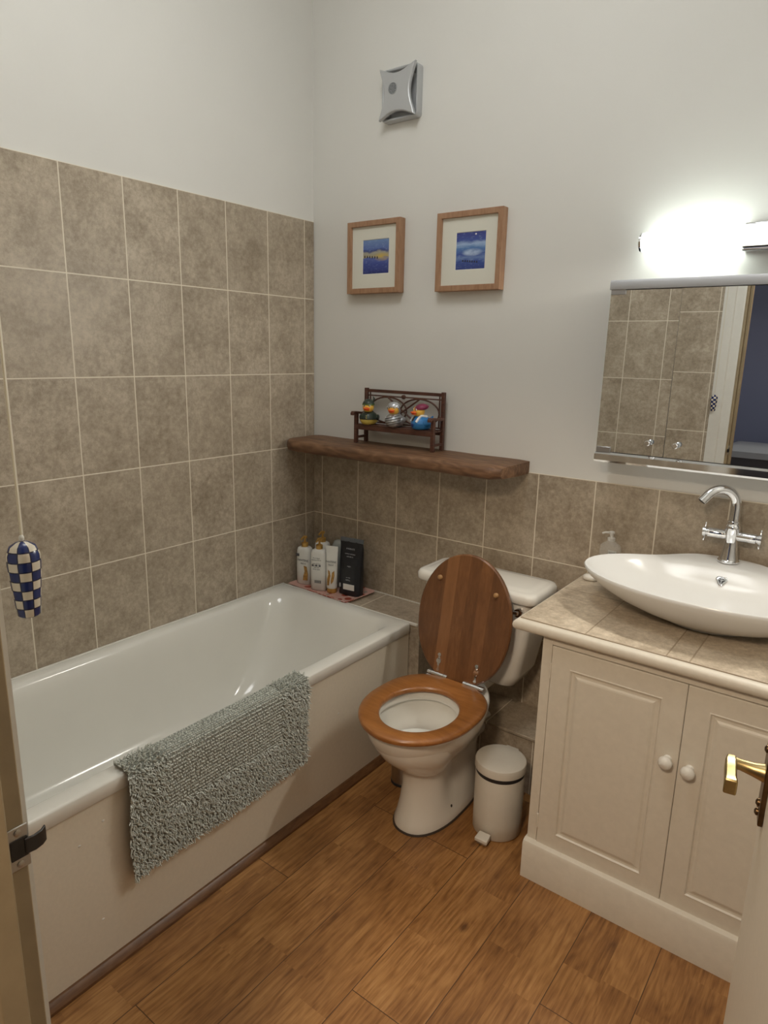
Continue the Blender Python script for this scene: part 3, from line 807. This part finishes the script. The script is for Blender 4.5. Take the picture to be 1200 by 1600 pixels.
# ------------------------------------------------------------------ light over the mirror
fl = thing('wall_light', 'lit tubular wall light above the mirror cabinet', 'light', (1.68, 0, 1.80))
TZ, TY, TR = 1.800, -.055, .026
obj('diffuser', MB().lathe([(TR * .86, 1.334), (TR, 1.340), (TR, 2.020), (TR * .86, 2.026)], (0, TY, TZ), 'x', 32), M['tube'], fl, smooth=40)
for x0, x1 in ((1.328, 1.336), (2.024, 2.032)):
    obj('end_cap', MB().lathe([(TR * .9, x0), (TR * 1.03, x0 + .002), (TR * 1.03, x1)], (0, TY, TZ), 'x', 32), M['chrome'], fl, smooth=40)
b = MB().box(1.59, -.026, TZ - .036, 1.77, .0035, TZ + .036)
obj('wall_bracket', b, M['chrome'], fl, bevel=.003)
b = MB()
b.loft([[(x, TY + (TR + q) * math.cos(a), TZ + (TR + q) * math.sin(a)) for q, seq in ((.001, range(0, 9)), (.003, range(8, -1, -1))) for a in [math.radians(-100 + 22 * k) for k in seq]] for x in (1.59, 1.77)])
obj('cradle', b, M['chrome'], fl, smooth=40)

# round ceiling lamp (out of the frame, lights the room)
cl = thing('ceiling_lamp', 'round frosted ceiling lamp in the middle of the ceiling', 'light', (1.05, -1.15, CZ))
obj('lamp_shade', MB().lathe([(.34, -.02), (.35, -.04), (.32, -.07), (.20, -.10), (.0005, -.11)], n=40), M['glow'], cl, local=True, smooth=50)
obj('lamp_base', MB().lathe([(.355, -.02), (.355, 0)], n=40), M['paint2'], cl, local=True, smooth=40)

# ------------------------------------------------------------------ shelf
def wob(p, a=.0009):
    x, y, z = p
    return (x + a * math.sin(31 * z + 17 * y), y + a * (math.sin(13 * x + 2) + .6 * math.sin(37 * x + 5 * z)), z + a * .8 * (math.sin(11 * x + 1) + .5 * math.sin(29 * x + 9 * y)))
b = MB(); rings = []
SX0, SX1, SY, SZ0, SZ1 = .004, 1.008, -.222, 1.080, 1.124
nst = 48
for k in range(nst + 1):
    x = SX0 + (SX1 - SX0) * k / nst
    e = min(k, nst - k) * (SX1 - SX0) / nst
    ins = .0 if e > .03 else (.006 if e > .01 else .016)
    insy = 0 if k > 4 else (.055 * (1 - k / 4.) ** 2)
    if nst - k <= 1: insy = .012
    y0 = SY + insy; ring = []
    prof = [(y0 + .014 + ins * .2, SZ0 + ins * .3), (y0 + .004, SZ0 + .006 + ins * .3), (y0, SZ0 + .016), (y0 + .001, SZ1 - .014), (y0 + .005, SZ1 - .005 - ins * .2), (y0 + .014, SZ1 - ins * .2), (-.12, SZ1 - ins * .15), (-.06, SZ1 - ins * .15), (.0035, SZ1 - ins * .15), (.0035, SZ0), (-.08, SZ0)]
    rings.append([(x, y if y > 0 else wob((x, y, z))[1], wob((x, y, z))[2]) for y, z in prof])
b.loft(rings)
tag(obj('wooden_shelf', b, M['shelf_wood'], smooth=40), 'thick dark reclaimed wood shelf across the corner above the tiles', 'shelf')

# ------------------------------------------------------------------ toy bench
BZS = SZ1 + .003
bx0, bx1, byf, byb = .300, .672, -.095, -.018
bench = thing('toy_bench', 'miniature dark wooden garden bench on the shelf', 'ornament', ((bx0 + bx1) / 2, -.055, BZS))
def bench_part(name, mbs, **k): return obj(name, mbs, M['bench_wood'], bench, bevel=.0012, **k)
T = .0135
for x in (bx0, bx1 - T):
    bench_part('leg', MB().box(x, byf, BZS, x + T, byf + T, BZS + .114))
    bench_part('leg', MB().box(x, byb - T, BZS, x + T, byb, BZS + .212))
    bench_part('side_rail', MB().box(x + .002, byf + T, BZS + .018, x + T - .002, byb - T, BZS + .027))
    a = MB(); a.loft([[(x - .002, y, z - .005), (x + T + .002, y, z - .005), (x + T + .002, y, z + .004), (x - .002, y, z + .004)] for y, z in ((byf - .020, BZS + .113), (byf - .014, BZS + .120), (byf + .01, BZS + .119), (byf + .05, BZS + .114), (byb - T, BZS + .118))])
    bench_part('armrest', a)
b = MB()
for k in range(4):
    y = byf + .002 + k * .0165; b.box(bx0 + .004, y, BZS + .068, bx1 - .004, y + .0145, BZS + .075)
bench_part('seat_slats', b)
bench_part('seat_rail', MB().box(bx0 + T, byf + .001, BZS + .054, bx1 - T, byf + .008, BZS + .070))
bench_part('seat_rail', MB().box(bx0 + T, byb - .008, BZS + .054, bx1 - T, byb - .001, BZS + .068))
bench_part('top_rail', MB().box(bx0 + T, byb - .009, BZS + .196, bx1 - T, byb - .001, BZS + .208))
b = MB(); ym = byb - .005; zc, hh = BZS + .131, .05
xm = (bx0 + bx1) / 2; hw = (bx1 - bx0) / 2 - .022
def strip(pts): b.tube(pts, .0034, 8)
b.bar((bx0 + T, ym, BZS + .184), (bx1 - T, ym, BZS + .184), .004, .005)
b.bar((bx0 + T, ym, BZS + .080), (bx1 - T, ym, BZS + .080), .004, .005)
b.bar((bx0 + .024, ym, BZS + .080), (bx0 + .024, ym, BZS + .196), .004, .005); b.bar((bx1 - .024, ym, BZS + .080), (bx1 - .024, ym, BZS + .196), .004, .005)
for cxx in (xm - hw / 2 + .008, xm + hw / 2 - .008):
    strip([(cxx + (hw / 2 + .006) * math.cos(a), ym, zc + hh * math.sin(a)) for a in [2 * PI * k / 28 for k in range(29)]])
for s_ in (-1, 1):
    strip([(xm + s_ * q * .075, ym - .002, zc - hh + 2 * hh * k / 12) for k, q in [(k, -1 + 2 * k / 12) for k in range(13)]])
b.ball((xm, ym - .002, BZS + .185), .011, .004, .009, 14, 8)
bench_part('back_lattice', b)

# ------------------------------------------------------------------ rubber ducks
def fixed(n, c, r=.35, m=0): return plain(n, c, r, m)
DY = fixed('duck_yellow', (.85, .50, .08)); DO = fixed('duck_orange', (.80, .12, .02)); DK = fixed('duck_black', (.02, .02, .02)); DW = fixed('duck_white', (.8, .8, .78))
def duck(loc, rz, label, body_m, lower_m, hat, extra, head_m=DY):
    d = thing('rubber_duck', label, 'rubber duck', loc, rz, 'dressed-up ducks on the toy bench')
    # body: front is -y
    b = MB(); rings = []
    for z, a, c, cy in ((0, .016, .020, 0), (.003, .024, .028, 0), (.010, .030, .035, .001), (.020, .032, .037, .002)):
        rings.append(rr(0, cy, z, a, c, 32))
    b.cur = 1; b.loft(rings, cap1=False)
    b.cur = 0; b.loft([rr(0, .002, .020, .032, .037, 32), rr(0, .003, .030, .030, .036, 32), rr(0, .0, .039, .023, .027, 32), rr(0, -.004, .045, .014, .016, 32)], cap0=False)
    body = obj('body', b, [body_m, lower_m], d, local=True, smooth=60)
    t = MB().loft([rr(0, .030, .028, .014, .010, 16), rr(0, .040, .036, .008, .006, 16), rr(0, .045, .043, .002, .002, 16)])
    obj('tail', t, body_m, body, local=True, smooth=60)
    for s_ in (-1, 1):
        obj('wing', MB().ball((s_ * .029, .006, .024), .006, .018, .011, 16, 10), body_m, body, local=True, smooth=60)
    obj('head', MB().ball((0, -.010, .060), .0195, .0195, .0195, 28, 18), head_m, d, local=True, smooth=60)
    k = MB().ball((0, -.031, .0565), .012, .010, .0035, 18, 10); k.ball((0, -.029, .0515), .010, .008, .003, 18, 10)
    obj('beak', k, DO, d, local=True, smooth=60)
    for s_ in (-1, 1):
        e = obj('eye', MB().ball((s_ * .0085, -.0262, .0655), .0036, .002, .0042, 12, 8), DW, d, local=True, smooth=60)
        obj('pupil', MB().ball((s_ * .0085, -.0282, .0655), .0018, .001, .0024, 10, 6), DK, e, local=True, smooth=60)
    hat(d); extra(d, body)
    d.scale = (1.12, 1.12, 1.12)
    return d
G1 = fixed('duck_green', (.025, .04, .028)); SV = fixed('duck_silver', (.55, .57, .60), .28, .6); BLU = fixed('duck_blue', (.03, .20, .50)); MAG = fixed('duck_maroon', (.22, .02, .07)); YL = fixed('duck_pale_yellow', (.70, .55, .12))
def hat1(d):
    b = MB().lathe([(.021, .068), (.0215, .070), (.018, .078), (.010, .086), (.001, .088)], (0, -.008, 0), 'z', 28)
    h = obj('hat', b, G1, d, local=True, smooth=50)
    obj('hat_band', MB().lathe([(.0215, .067), (.022, .068), (.0215, .071)], (0, -.008, 0), 'z', 28), fixed('band_green', (.12, .2, .05)), h, local=True, smooth=50)
    obj('feather', MB().loft([rr(.015, -.01, .076, .002, .002, 10), rr(.018, 0, .088, .003, .006, 10), rr(.012, .008, .096, .001, .001, 10)]), G1, h, local=True, smooth=50)
def ex1(d, body):
    b = MB()
    for z in (.024, .031): b.ball((0, -.036 + (z - .02) * .35, z), .002, .0015, .002, 10, 6)
    obj('button', b, YL, body, local=True, smooth=50)
    obj('belt', MB().loft([rr(0, .002, .0185, .0328, .0378, 32), rr(0, .002, .0215, .0328, .0378, 32)]), DK, body, local=True, smooth=50)
def hat2(d):
    b = MB().lathe([(.0215, .066), (.0218, .069), (.019, .077), (.011, .083), (.001, .085)], (0, -.008, 0), 'z', 28)
    h = obj('helmet', b, SV, d, local=True, smooth=50)
    for s_ in (-1, 1): obj('helmet_side', MB().tube([(s_ * .019, -.018, .068), (s_ * .0195, -.006, .056), (s_ * .016, .0, .046)], .0035, 8), SV, h, local=True, smooth=50)
def ex2(d, body):
    b = MB()
    for k in range(4):
        o_ = (k - 1.5) * .008
        pts = []
        for q in range(13):
            a = math.radians(-150 + 120 * q / 12); zz = .022 + o_ + .008 * math.cos(a)
            sc = math.sqrt(max(.05, 1 - ((zz - .021) / .034) ** 2)); pts.append((.033 * sc * math.cos(a), .002 + .038 * sc * math.sin(a), zz))
        b.tube(pts, .0009, 6)
    obj('sword_lines', b, DK, body, local=True)
def hat3(d):
    b = MB().loft([rr(.002, -.008, .066, .0205, .0205, 28), rr(.004, -.004, .071, .0235, .0225, 28), rr(.006, 0, .078, .021, .021, 28), rr(.006, .0, .083, .012, .012, 28), rr(.006, 0, .085, .003, .003, 28)])
    obj('bandana', b, MAG, d, local=True, smooth=50)
def ex3(d, body):
    b = MB()
    for s_ in (-1, 1): b.tube([(s_ * .016, -.030, .026), (s_ * .017, -.022, .037), (s_ * .014, -.010, .046), (s_ * .016, .012, .043)], .0045, 8)
    obj('waistcoat', b, DW, body, local=True, smooth=50)
    obj('tie', MB().loft([rr(0, -.026, .044, .003, .002, 10), rr(0, -.034, .030, .004, .002, 10)]), DK, body, local=True, smooth=50)
    obj('emblem', MB().ball((.004, -.0365, .016), .006, .002, .006, 14, 8), fixed('duck_navy', (.02, .03, .15)), body, local=True, smooth=50)
duck_z = BZS + .0755
duck((.359, -.075, duck_z), math.radians(22), 'rubber duck in a dark green jacket and hat, leftmost on the toy bench', G1, YL, hat1, ex1)
duck((.482, -.074, duck_z), math.radians(14), 'rubber duck in silver armour and helmet, in the middle of the toy bench', SV, SV, hat2, ex2)
duck((.603, -.074, duck_z), math.radians(-24), 'rubber duck in blue with a maroon headscarf, rightmost on the toy bench', BLU, BLU, hat3, ex3)

# ------------------------------------------------------------------ pictures
def picture(x0, x1, z0, z1, art, label, artm, decor):
    t = thing('framed_picture', label, 'picture', ((x0 + x1) / 2, 0, z0), 0, 'two small framed seascapes on the white wall')
    yf, w = -.030, .019
    b = MB()
    def R(i, y): return [(x0 + i, y, z0 + i), (x1 - i, y, z0 + i), (x1 - i, y, z1 - i), (x0 + i, y, z1 - i)]
    b.loft([R(w, .003), R(0, .003), R(0, yf + .001), R(.001, yf), R(w - .001, yf), R(w, yf + .002), R(w, .003)], False, False)
    obj('frame', b, M['frame_wood'], t)
    a = art
    yb = yf + .010
    b = MB()
    def Q(i0, i1, i2, i3, y): return [(i0, y, i2), (i1, y, i2), (i1, y, i3), (i0, y, i3)]
    b.loft([Q(x0 + w, x1 - w, z0 + w, z1 - w, yb), Q(a[0], a[1], a[2], a[3], yb), Q(a[0] + .002, a[1] - .002, a[2] + .002, a[3] - .002, yb + .002)], False, False)
    b.loft([Q(x0 + w, x1 - w, z0 + w, z1 - w, yb + .003), Q(x0 + w, x1 - w, z0 + w, z1 - w, .002)])
    obj('mount', b, M['mount'], t, label='cream card mount')
    p = obj('print', MB().box(a[0] + .001, yb + .0015, a[2] + .001, a[1] - .001, yb + .0022, a[3] - .001), artm, t)
    decor(p, a, yb + .0012)
    return t
def art_mat(name, stops, seed, streak=None):
    s = N(name); x, y, z = s.pos()
    n = s.noise(s.comb(s.math('ADD', s.math('MULTIPLY', x, 25), seed), 0, s.math('MULTIPLY', z, 60)), 1.0, 5, .6)
    zz = s.math('ADD', s.math('DIVIDE', z, .255), s.math('MULTIPLY', s.math('SUBTRACT', n, .5), .10))
    c = s.ramp(zz, stops)
    n2 = s.noise(s.comb(s.math('MULTIPLY', x, 60), 3, s.math('MULTIPLY', z, 220)), 1.0, 4, .7)
    c = s.mix(s.rng(n2, .55, .75, 0, .5), c, (.45, .58, .75))
    if streak:
        cx, cz, rx, rz, col = streak
        dd = s.math('ADD', s.math('POWER', s.math('DIVIDE', s.math('SUBTRACT', x, cx), rx), 2.0), s.math('POWER', s.math('DIVIDE', s.math('SUBTRACT', z, cz), rz), 2.0))
        m = s.math('MULTIPLY', s.rng(dd, 0, 1.2, 1, 0), s.rng(n, .3, .6, .3, 1))
        c = s.mix(m, c, col)
    s.inp(s.b.inputs['Base Color'], c); s.b.inputs['Roughness'].default_value = .35
    return s.m
def huts(p, a, y, x0, x1, zz, n, h, slope):
    b = MB()
    for k in range(n):
        x = x0 + (x1 - x0) * k / (n - 1); z = zz - slope * k
        b.loft([[(x - .0025, yy, z), (x + .0025, yy, z), (x + .0025, yy, z + h * .65), (x, yy, z + h), (x - .0025, yy, z + h * .65)] for yy in (y, y + .0006)])
    obj('painted_hut', b, plain('hut_ink', (.02, .02, .03), .5), p)
am1 = art_mat('seascape_yellow', [(.26, (.02, .03, .16)), (.42, (.05, .08, .32)), (.50, (.10, .14, .40)), (.515, (.42, .36, .20)), (.58, (.38, .36, .30)), (.60, (.04, .06, .22)), (.63, (.10, .16, .42)), (.74, (.16, .26, .50))], 1.0, (.035, .130, .035, .015, (.62, .45, .10)))
am2 = art_mat('seascape_night', [(.26, (.03, .05, .22)), (.38, (.04, .08, .30)), (.42, (.14, .22, .45)), (.47, (.04, .08, .32)), (.55, (.10, .22, .48)), (.60, (.35, .48, .70)), (.64, (.05, .09, .34)), (.74, (.04, .05, .24))], 4.0, (.012, .125, .04, .012, (.55, .68, .85)))
picture(.203, .452, 1.695, 1.955, (.272, .397, 1.765, 1.889), 'small beech-framed picture of a blue and yellow shore, left of the two', am1, lambda p, a, y: huts(p, a, y, a[0] + .01, a[0] + .07, 1.825, 6, .010, .0012))
picture(.611, .867, 1.691, 1.950, (.686, .803, 1.760, 1.883), 'small beech-framed picture of a dark blue night shore, right of the two', am2, lambda p, a, y: (huts(p, a, y, a[0] + .03, a[0] + .085, 1.787, 7, .007, .0010), obj('painted_moon', MB().lathe([(.003, y), (.003, y + .0006)], (a[0] + .077, 0, a[3] - .009), 'y', 16), DW, p)))

# ------------------------------------------------------------------ extractor fan
ef = thing('extractor_fan', 'square silver extractor fan cover high on the white wall', 'extractor fan', (.432, 0, 2.36))
b = MB().loft([rrect(-.080, -.086, .080, .086, 0, .014)]*1, False, False) if False else MB()
def frr(i, y, r=.014): return [(p[0], y, p[1]) for p in [(q[0], q[1]) for q in rrect(-.080 + i, -.086 + i, .080 - i, .086 - i, 0, r)]]
b.loft([frr(0, .0035), frr(0, -.024), frr(.002, -.0265), frr(.006, -.0265), frr(.009, -.024), frr(.013, -.008), frr(.06, -.007)])
obj('back_plate', b, M['silver_plastic'], ef, local=True, smooth=40)
b = MB(); H = .079
ef.scale = (.97, 1, .97)
def cover(y, k=0.0, bow=.023):
    pts = []
    n = 14
    cs = [(-H, -H - .006), (H, -H - .006), (H, H + .006), (-H, H + .006)]
    for q in range(4):
        p0 = Vector((cs[q][0], cs[q][1])); p1 = Vector((cs[(q + 1) % 4][0], cs[(q + 1) % 4][1])); inn = -(p0 + p1) / 2; inn.normalize()
        for i in range(n):
            t = (i + .25) / n if False else i / n
            w = math.sin(PI * t) ** 1.2
            pt = p0.lerp(p1, t) + inn * bow * w
            pts.append((pt.x * (1 - k), y, pt.y * (1 - k)))
    return pts
b.loft([cover(-.033), cover(-.041), cover(-.0445, .02), cover(-.046, .07)], True, True)
cv = obj('front_cover', b, M['silver_plastic'], ef, local=True, smooth=20, label='silver front cover with concave sides')
for sx in (-1, 1):
    for sz in (-1, 1): obj('cover_post', MB().lathe([(.007, -.009), (.007, -.034)], (sx * .058, 0, sz * .064), 'y', 16), M['silver_plastic'], cv, local=True, smooth=40)
b = MB().lathe([(.0185, -.0462), (.0185, -.0455)], (-.016, 0, .012), 'y', 28)
obj('round_recess', b, plain('grey_grille', (.22, .23, .24), .5, .3, noise=.5, nscale=260), cv, local=True, smooth=40)
b = MB(); n_ = 28
for i in range(n_):
    a0, a1 = 2 * PI * i / n_, 2 * PI * (i + 1) / n_
    b.bar((-.016 + .019 * math.cos(a0), -.0465, .012 + .019 * math.sin(a0)), (-.016 + .019 * math.cos(a1), -.0465, .012 + .019 * math.sin(a1)), .0015, .0015)
obj('recess_ring', b, M['silver_plastic'], cv, local=True)

# ------------------------------------------------------------------ light pull cord
CXX, CYY = 1.285, -1.832
pc = thing('light_pull', 'blue and white chequered light pull handle on a cord at the left', 'light pull', (CXX, CYY, 1.197))
b = MB(); rings = 9; segs = 8
prof = [(.0095, .0), (.0115, .002), (.0130, .020), (.0152, .042), (.0163, .058), (.0160, .068), (.0125, .077), (.006, .081), (.002, .082)]
s = N('chequered_glaze'); x, y, z = s.pos()
angn = s.math('FLOOR', s.math('DIVIDE', s.math('ADD', s.math('ARCTAN2', y, x), PI), PI / 4))
zn = s.math('FLOOR', s.math('DIVIDE', z, .0103))
chk = s.math('GREATER_THAN', s.math('MODULO', s.math('ADD', angn, zn), 2.0), .5)
fa = s.math('FRACT', s.math('DIVIDE', s.math('ADD', s.math('ARCTAN2', y, x), PI), PI / 4)); fz = s.math('FRACT', s.math('DIVIDE', z, .0103))
ln = s.math('MAXIMUM', s.math('MAXIMUM', s.math('GREATER_THAN', fa, .95), s.math('LESS_THAN', fa, .05)), s.math('MAXIMUM', s.math('GREATER_THAN', fz, .94), s.math('LESS_THAN', fz, .06)))
c = s.mix(chk, (.015, .03, .14), (.72, .66, .54)); c = s.mix(ln, c, (.01, .012, .04))
s.inp(s.b.inputs['Base Color'], c); s.b.inputs['Roughness'].default_value = .25; M['check'] = s.m
obj('pull_handle', MB().lathe(prof, n=40), M['check'], pc, local=True, smooth=60)
obj('cord', MB().tube([(0, 0, .080), (0, 0, CZ - 1.197 - .03)], .0011, 8), plain('cream_cord', (.75, .68, .52), .8), pc, local=True, smooth=60, label='cream cord')
obj('cord_knot', MB().ball((0, 0, .085), .0028, .0028, .004, 12, 8), M['paint2'], pc, local=True, smooth=60)
obj('ceiling_switch', MB().lathe([(.03, CZ - 1.197 - .035), (.032, CZ - 1.197)], n=28), M['paint2'], pc, local=True, smooth=40)

# ------------------------------------------------------------------ tray and bottles on the ledge
TRZ = .490
s = N('floral_tray'); x, y, z = s.pos()
vo = s.n('ShaderNodeTexVoronoi'); s.inp(vo.inputs['Vector'], s.comb(x, y, 0)); vo.inputs['Scale'].default_value = 24
m1 = s.math('LESS_THAN', s.math('ADD', vo.outputs['Distance'], s.math('MULTIPLY', s.noise(s.comb(x, y, 0), 60, 3), .3)), .52)
vo2 = s.n('ShaderNodeTexVoronoi'); s.inp(vo2.inputs['Vector'], s.comb(s.math('ADD', x, 3.3), y, 0)); vo2.inputs['Scale'].default_value = 30
m2 = s.math('LESS_THAN', vo2.outputs['Distance'], .24)
c = s.mix(m1, (.60, .36, .30), (.36, .07, .04)); c = s.mix(m2, c, (.30, .27, .22))
s.inp(s.b.inputs['Base Color'], c); s.b.inputs['Roughness'].default_value = .35; M['tray'] = s.m
tr_ = thing('patterned_tray', 'pink and red patterned rectangular tray on the tiled ledge at the bath corner', 'tray', (.195, -.106, TRZ), math.radians(-3))
b = MB().loft([rrect(-.150, -.076, .150, .076, .001, .012), rrect(-.160, -.086, .160, .086, .003, .014), rrect(-.172, -.094, .172, .094, .012, .016), rrect(-.170, -.092, .170, .092, .0135, .016), rrect(-.157, -.083, .157, .083, .006, .014), rrect(-.148, -.074, .148, .074, .0045, .012)])
obj('tray_body', b, M['tray'], tr_, local=True, smooth=40)
TZ2 = TRZ + .0047
M['wbottle'] = plain('white_bottle', (.78, .77, .72), .3)
M['gold'] = plain('gold_plastic', (.60, .36, .10), .3, .5)
M['ink'] = plain('grey_print', (.10, .10, .11), .5)
M['goldprint'] = plain('gold_print', (.42, .22, .05), .4, noise=.4, nscale=90)
def face_m(x, y, z): return Matrix.Translation((x, y, z)) @ Matrix.Rotation(PI / 2, 4, 'X')
def pump_bottle(loc, rz, label, H=.172, w=.036, dpt=.024, front=True, back=False):
    t = thing('pump_bottle', label, 'bottle', loc, rz, 'hair care bottles on the tray')
    rings = [rr(0, 0, z, a, c, 36, 3.0) for z, a, c in ((0, w * .86, dpt * .8), (.004, w * .95, dpt * .95), (H * .5, w, dpt), (H * .90, w * .93, dpt * .93), (H * .97, w * .82, dpt * .85), (H, w * .6, dpt * .7))]
    bd = obj('bottle_body', MB().loft(rings), M['wbottle'], t, local=True, smooth=50)
    obj('collar', MB().lathe([(.013, H - .001), (.0145, H + .002), (.0145, H + .016), (.012, H + .018)], n=28), M['gold'], t, local=True, smooth=50)
    p = MB().lathe([(.0045, H + .016), (.0045, H + .036), (.010, H + .037), (.010, H + .045), (.006, H + .047)], n=20).tube([(0, 0, H + .041), (0, -.018, H + .042), (0, -.030, H + .037)], .0045, 10, rs=[.006, .0045, .004])
    obj('pump', p, M['gold'], t, local=True, smooth=50)
    fy = -dpt - .0004
    if front:
        text('brand_text', 'PANTENE', .0125, M['ink'], bd, face_m(.004, fy, H * .66)); text('range_text', 'PRO-V', .009, M['ink'], bd, face_m(.006, fy, H * .57))
        b = MB().box(-.030, fy - .0002, H * .76, -.014, fy + .001, H * .83); obj('printed_badge', b, M['ink'], bd, local=True)
        b = MB().loft([[(x + o_, yy, z) for x, z in ((.004, .02), (.026, .022), (.028, .05), (.022, .082), (.008, .086), (.012, .06), (.006, .04))] for yy, o_ in ((fy, 0), (fy + .002, 0))])
        obj('gold_swirl', b, M['goldprint'], bd, local=True)
    if back:
        for k in range(9): text('small_print', 'lorem'[:0] + ['Pro-V blend', 'shampoo 500 ml', 'for silky hair', 'wash and rinse', 'avoid eyes', 'rinse well', 'all hair types', 'every day', 'use'][k], .0062, M['ink'], bd, face_m(-.004, fy, H * (.80 - .045 * k))) if k in (0, 1, 3, 4, 5, 6) else None
        b = MB()
        for k in range(16):
            if k % 3 != 1: b.box(-.012 + k * .0018, fy - .0002, .034, -.012 + k * .0018 + .0012, fy + .001, .046)
        obj('barcode', b, M['ink'], bd, local=True)
        b = MB()
        for k in range(3): b.box(-.024 + k * .016, fy - .0002, H * .60, -.017 + k * .016, fy + .001, H * .64)
        obj('printed_symbol', b, M['ink'], bd, local=True)
    return t
pump_bottle((.060, -.124, TZ2), math.radians(12), 'white hair care pump bottle with gold pump, leftmost on the tray, front label showing', H=.165)
pump_bottle((.160, -.142, TZ2), math.radians(20), 'white bottle with barcode label facing out, second from left on the tray', H=.178, front=False, back=True)
# conditioner tube standing on its cap
t = thing('squeeze_tube', 'white squeeze tube with gold swirls standing on its gold cap on the tray', 'tube', (.224, -.135, TZ2), math.radians(20))
obj('cap', MB().loft([rr(0, 0, z, a, c, 32) for z, a, c in ((0, .019, .016), (.002, .021, .018), (.018, .0215, .0185), (.020, .021, .018))]), M['gold'], t, local=True, smooth=50)
tbod = obj('tube_body', MB().loft([rr(0, 0, z, a, c, 36, 2.2) for z, a, c in ((.020, .021, .0185), (.024, .023, .0195), (.10, .0245, .014), (.175, .0262, .005), (.185, .0265, .002), (.200, .0265, .0018))]), M['wbottle'], t, local=True, smooth=50)
mt = Matrix.Translation((0, -.0125, .135)) @ Matrix.Rotation(math.radians(82), 4, 'X')
text('brand_text', 'PANTENE', .0108, M['ink'], tbod, mt); text('range_text', 'PRO-V', .008, M['ink'], tbod, Matrix.Translation((0, -.0142, .122)) @ Matrix.Rotation(math.radians(82), 4, 'X'))
def swirl(pts):
    b = MB(); o0 = []
    def yy(z): return -(lerp(.0195, .014, (z - .024) / .076)) - .0004
    b.loft([[(x, yy(z) * (1 - (x / .03) ** 2 * .18) - k, z) for x, z in pts] for k in (.0002, -.003)]); return b
obj('gold_swirl', swirl([(-.014, .035), (-.006, .034), (-.004, .05), (.0, .075), (-.004, .094), (-.012, .10), (-.010, .08), (-.015, .06)]), M['goldprint'], tbod, local=True)
obj('gold_swirl', swirl([(.003, .040), (.012, .052), (.016, .075), (.015, .098), (.006, .090), (.004, .07), (.001, .055)]), M['goldprint'], tbod, local=True)
# second white-gold pump behind and translucent bottle
pump_bottle((.106, -.062, TZ2), math.radians(10), 'white bottle with gold pump standing half hidden behind the two front bottles', H=.182, front=False)
t = thing('grey_bottle', 'pale grey translucent bottle half hidden behind the squeeze tube', 'bottle', (.200, -.052, TZ2), math.radians(10))
obj('bottle_body', MB().loft([rr(0, 0, z, a, c, 32, 2.6) for z, a, c in ((0, .034, .022), (.004, .037, .024), (.15, .038, .025), (.185, .036, .024), (.200, .028, .018), (.203, .02, .012))]), plain('pale_grey_plastic', (.34, .36, .34), .25), t, local=True, smooth=50)
# black pouch
t = thing('refill_pouch', 'black refill pouch with a white label, rightmost on the tray', 'pouch', (.300, -.100, TZ2), math.radians(8))
prr = []
for z, a, c, cy in ((0, .048, .026, 0), (.004, .051, .028, 0), (.03, .052, .027, 0), (.09, .053, .022, .001), (.15, .0525, .017, .002), (.20, .054, .009, .003), (.220, .054, .0022, .004), (.238, .054, .0018, .004)):
    prr.append([(x + .0012 * math.sin(z * 130 + y * 200), y + .0012 * math.sin(x * 160 + z * 90), z2) for x, y, z2 in rr(0, cy, z, a, c, 48, 3.0)])
M['pouchm'] = plain('black_foil', (.012, .013, .017), .28, noise=.3, nscale=40, bump=.25)
pb = obj('pouch_body', MB().loft(prr), M['pouchm'], t, local=True, smooth=60)
obj('top_seal', MB().box(-.0545, .0012, .222, .0545, .0068, .2395), plain('grey_seal', (.10, .11, .12), .3), pb, local=True, bevel=.001)
obj('white_label', MB().loft([[(x, y, z) for x, z in ((-.022, .026), (.030, .026), (.030, .050), (-.022, .050))] for y in (-.0284, -.0262)]), M['wbottle'], pb, local=True, label='white rectangular label')
M['pink_ink'] = plain('pale_print', (.45, .46, .48), .5)
b = MB().box(-.041, -.0288, .034, -.034, -.0268, .050); obj('printed_badge', b, M['pink_ink'], pb, local=True)
for k, (txt, z, sz) in enumerate((('HYDRATE', .196, .009), ('moisture shampoo', .176, .0065), ('refill 480 ml', .164, .0065), ('vegan', .125, .008), ('use daily', .078, .006), ('REFILL', .067, .008))):
    y = -lerp(.0285, .006, max(0, (z - .03) / .175) ** 1.3) - .0012
    text('printed_text', txt, sz, M['pink_ink'], pb, Matrix.Translation((0, y, z)) @ Matrix.Rotation(math.radians(82), 4, 'X'))

# storage box on a small table in the hallway, seen only in the mirror
hb = thing('storage_box', 'clear plastic storage box in the dark hallway, seen in the mirror', 'box', (1.42, -3.25, 0))
hb_m = plain('cloudy_plastic', (.20, .24, .30), .3)
obj('box_body', MB().loft([rrect(-.24, -.16, .24, .16, .0, .03), rrect(-.27, -.18, .27, .18, .80, .03)]), plain('dark_chest', (.03, .035, .05), .5), hb, local=True, smooth=40)
obj('box_lid', MB().loft([rrect(-.28, -.19, .28, .19, .80, .03), rrect(-.28, -.19, .28, .19, .84, .03), rrect(-.22, -.14, .22, .14, .87, .03)]), hb_m, hb, local=True, smooth=40)
